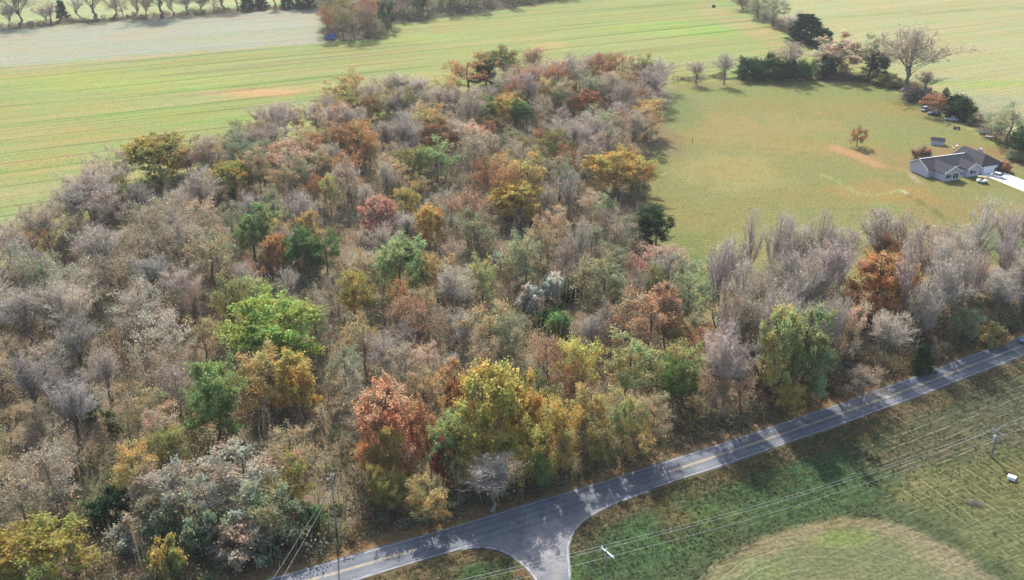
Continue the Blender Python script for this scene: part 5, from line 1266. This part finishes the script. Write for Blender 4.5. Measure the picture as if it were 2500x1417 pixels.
a, b_, c_ = P(2394, 826), P(2406, 841), P(2401, 847); lg = empty('fallen_log', (a[0], a[1], 0)); tag(lg, 'pale bleached fallen trunk on the bank beside the road', 'log')
ov = lambda p, z: (p[0] - a[0], p[1] - a[1], z)
MB().tube([ov(a, .9), ov(((a[0] + b_[0]) / 2, (a[1] + b_[1]) / 2), .6), ov(b_, .35), ov(c_, .25)], [.16, .2, .2, .14], 8).build('trunk', M['bark_pale'], lg, 0, True)
MB().tube([ov(((a[0] + b_[0]) / 2, (a[1] + b_[1]) / 2), .6), ov((a[0] + .9, a[1] + .5), 1.6)], [.1, .04], 6).build('branch', M['bark_pale'], lg)
qx, qy = P(2378, 1232); bp_ = empty('brush_pile', (qx, qy, 0)); tag(bp_, 'heap of pale cut sticks in the mown field', 'brush pile')
rb = random.Random(3)
for k in range(26):
    an = rb.gauss(-.7, .5); l_ = rb.uniform(.7, 1.6); c0_ = (rb.gauss(0, .55), rb.gauss(0, .3), rb.uniform(.05, .4)); dx, dy = math.cos(an) * l_ / 2, math.sin(an) * l_ / 2
    MB().tube([(c0_[0] - dx, c0_[1] - dy, c0_[2]), (c0_[0] + dx, c0_[1] + dy, c0_[2] + rb.uniform(-.05, .15))], [.04, .025], 5).build('stick', M['bark_pale'], bp_)
qx, qy = P(807, 97); tp = empty('tarp_shelter', (qx, qy, 0), R(15)); tag(tp, 'blue tarp shelter under the trees of the distant copse', 'shelter')
MB().prism([(-1.8, .5), (-1.75, .45), (0, 3.0), (1.75, .45), (1.8, .5), (0, 3.1)], 'x', -2.4, 2.4).build('tarp', M['bluetarp'], tp)
for sx in (-2.2, 2.2): MB().tube([(sx, 0, 0), (sx, 0, 2.99)], .05, 6).build('support_pole', M['polewood'], tp)

# ------------------------------------------------------------------ labels of look-alikes: say which one of its neighbours it is
WORDN = 'one two three four five six seven eight nine ten eleven twelve thirteen fourteen fifteen sixteen seventeen eighteen nineteen twenty'.split() + ['many'] * 60
ORD = ['leftmost'] + [f'{q} from left' for q in 'second third fourth fifth sixth seventh eighth ninth tenth eleventh twelfth thirteenth fourteenth fifteenth sixteenth seventeenth eighteenth nineteenth twentieth'.split()] + ['farther right'] * 60
by_lab = {}
for o in sc.objects:
    if o.parent is None and 'label' in o and 'group' in o and o.get('category') == 'tree': by_lab.setdefault(o['label'], []).append(o)
for lb, os_ in by_lab.items():
    n = len(os_)
    if n == 1: del os_[0]['group']; continue
    os_.sort(key=lambda o: proj(o.location.x, o.location.y)[0])
    for i, o in enumerate(os_):
        o['label'] = lb + ', ' + ('rightmost' if i == n - 1 else ORD[i]) + f' of {WORDN[n-1]}'

# ------------------------------------------------------------------ haze in the air between the camera and the far fields
hz = MB().box(-9600, -9600, -1.4, 9600, 9600, 100.5).build('haze', M['dark'])
m, n, l = newmat('haze'); pv = n.new('ShaderNodeVolumePrincipled'); pv.inputs['Color'].default_value = (.93, .96, 1, 1); pv.inputs['Density'].default_value = HAZE; pv.inputs['Anisotropy'].default_value = .25
om = n.new('ShaderNodeOutputMaterial'); l.new(pv.outputs[0], om.inputs['Volume'])
hz.data.materials.clear(); hz.data.materials.append(m); tag(hz, 'thin pale haze in the air over the fields', 'haze', kind='stuff')
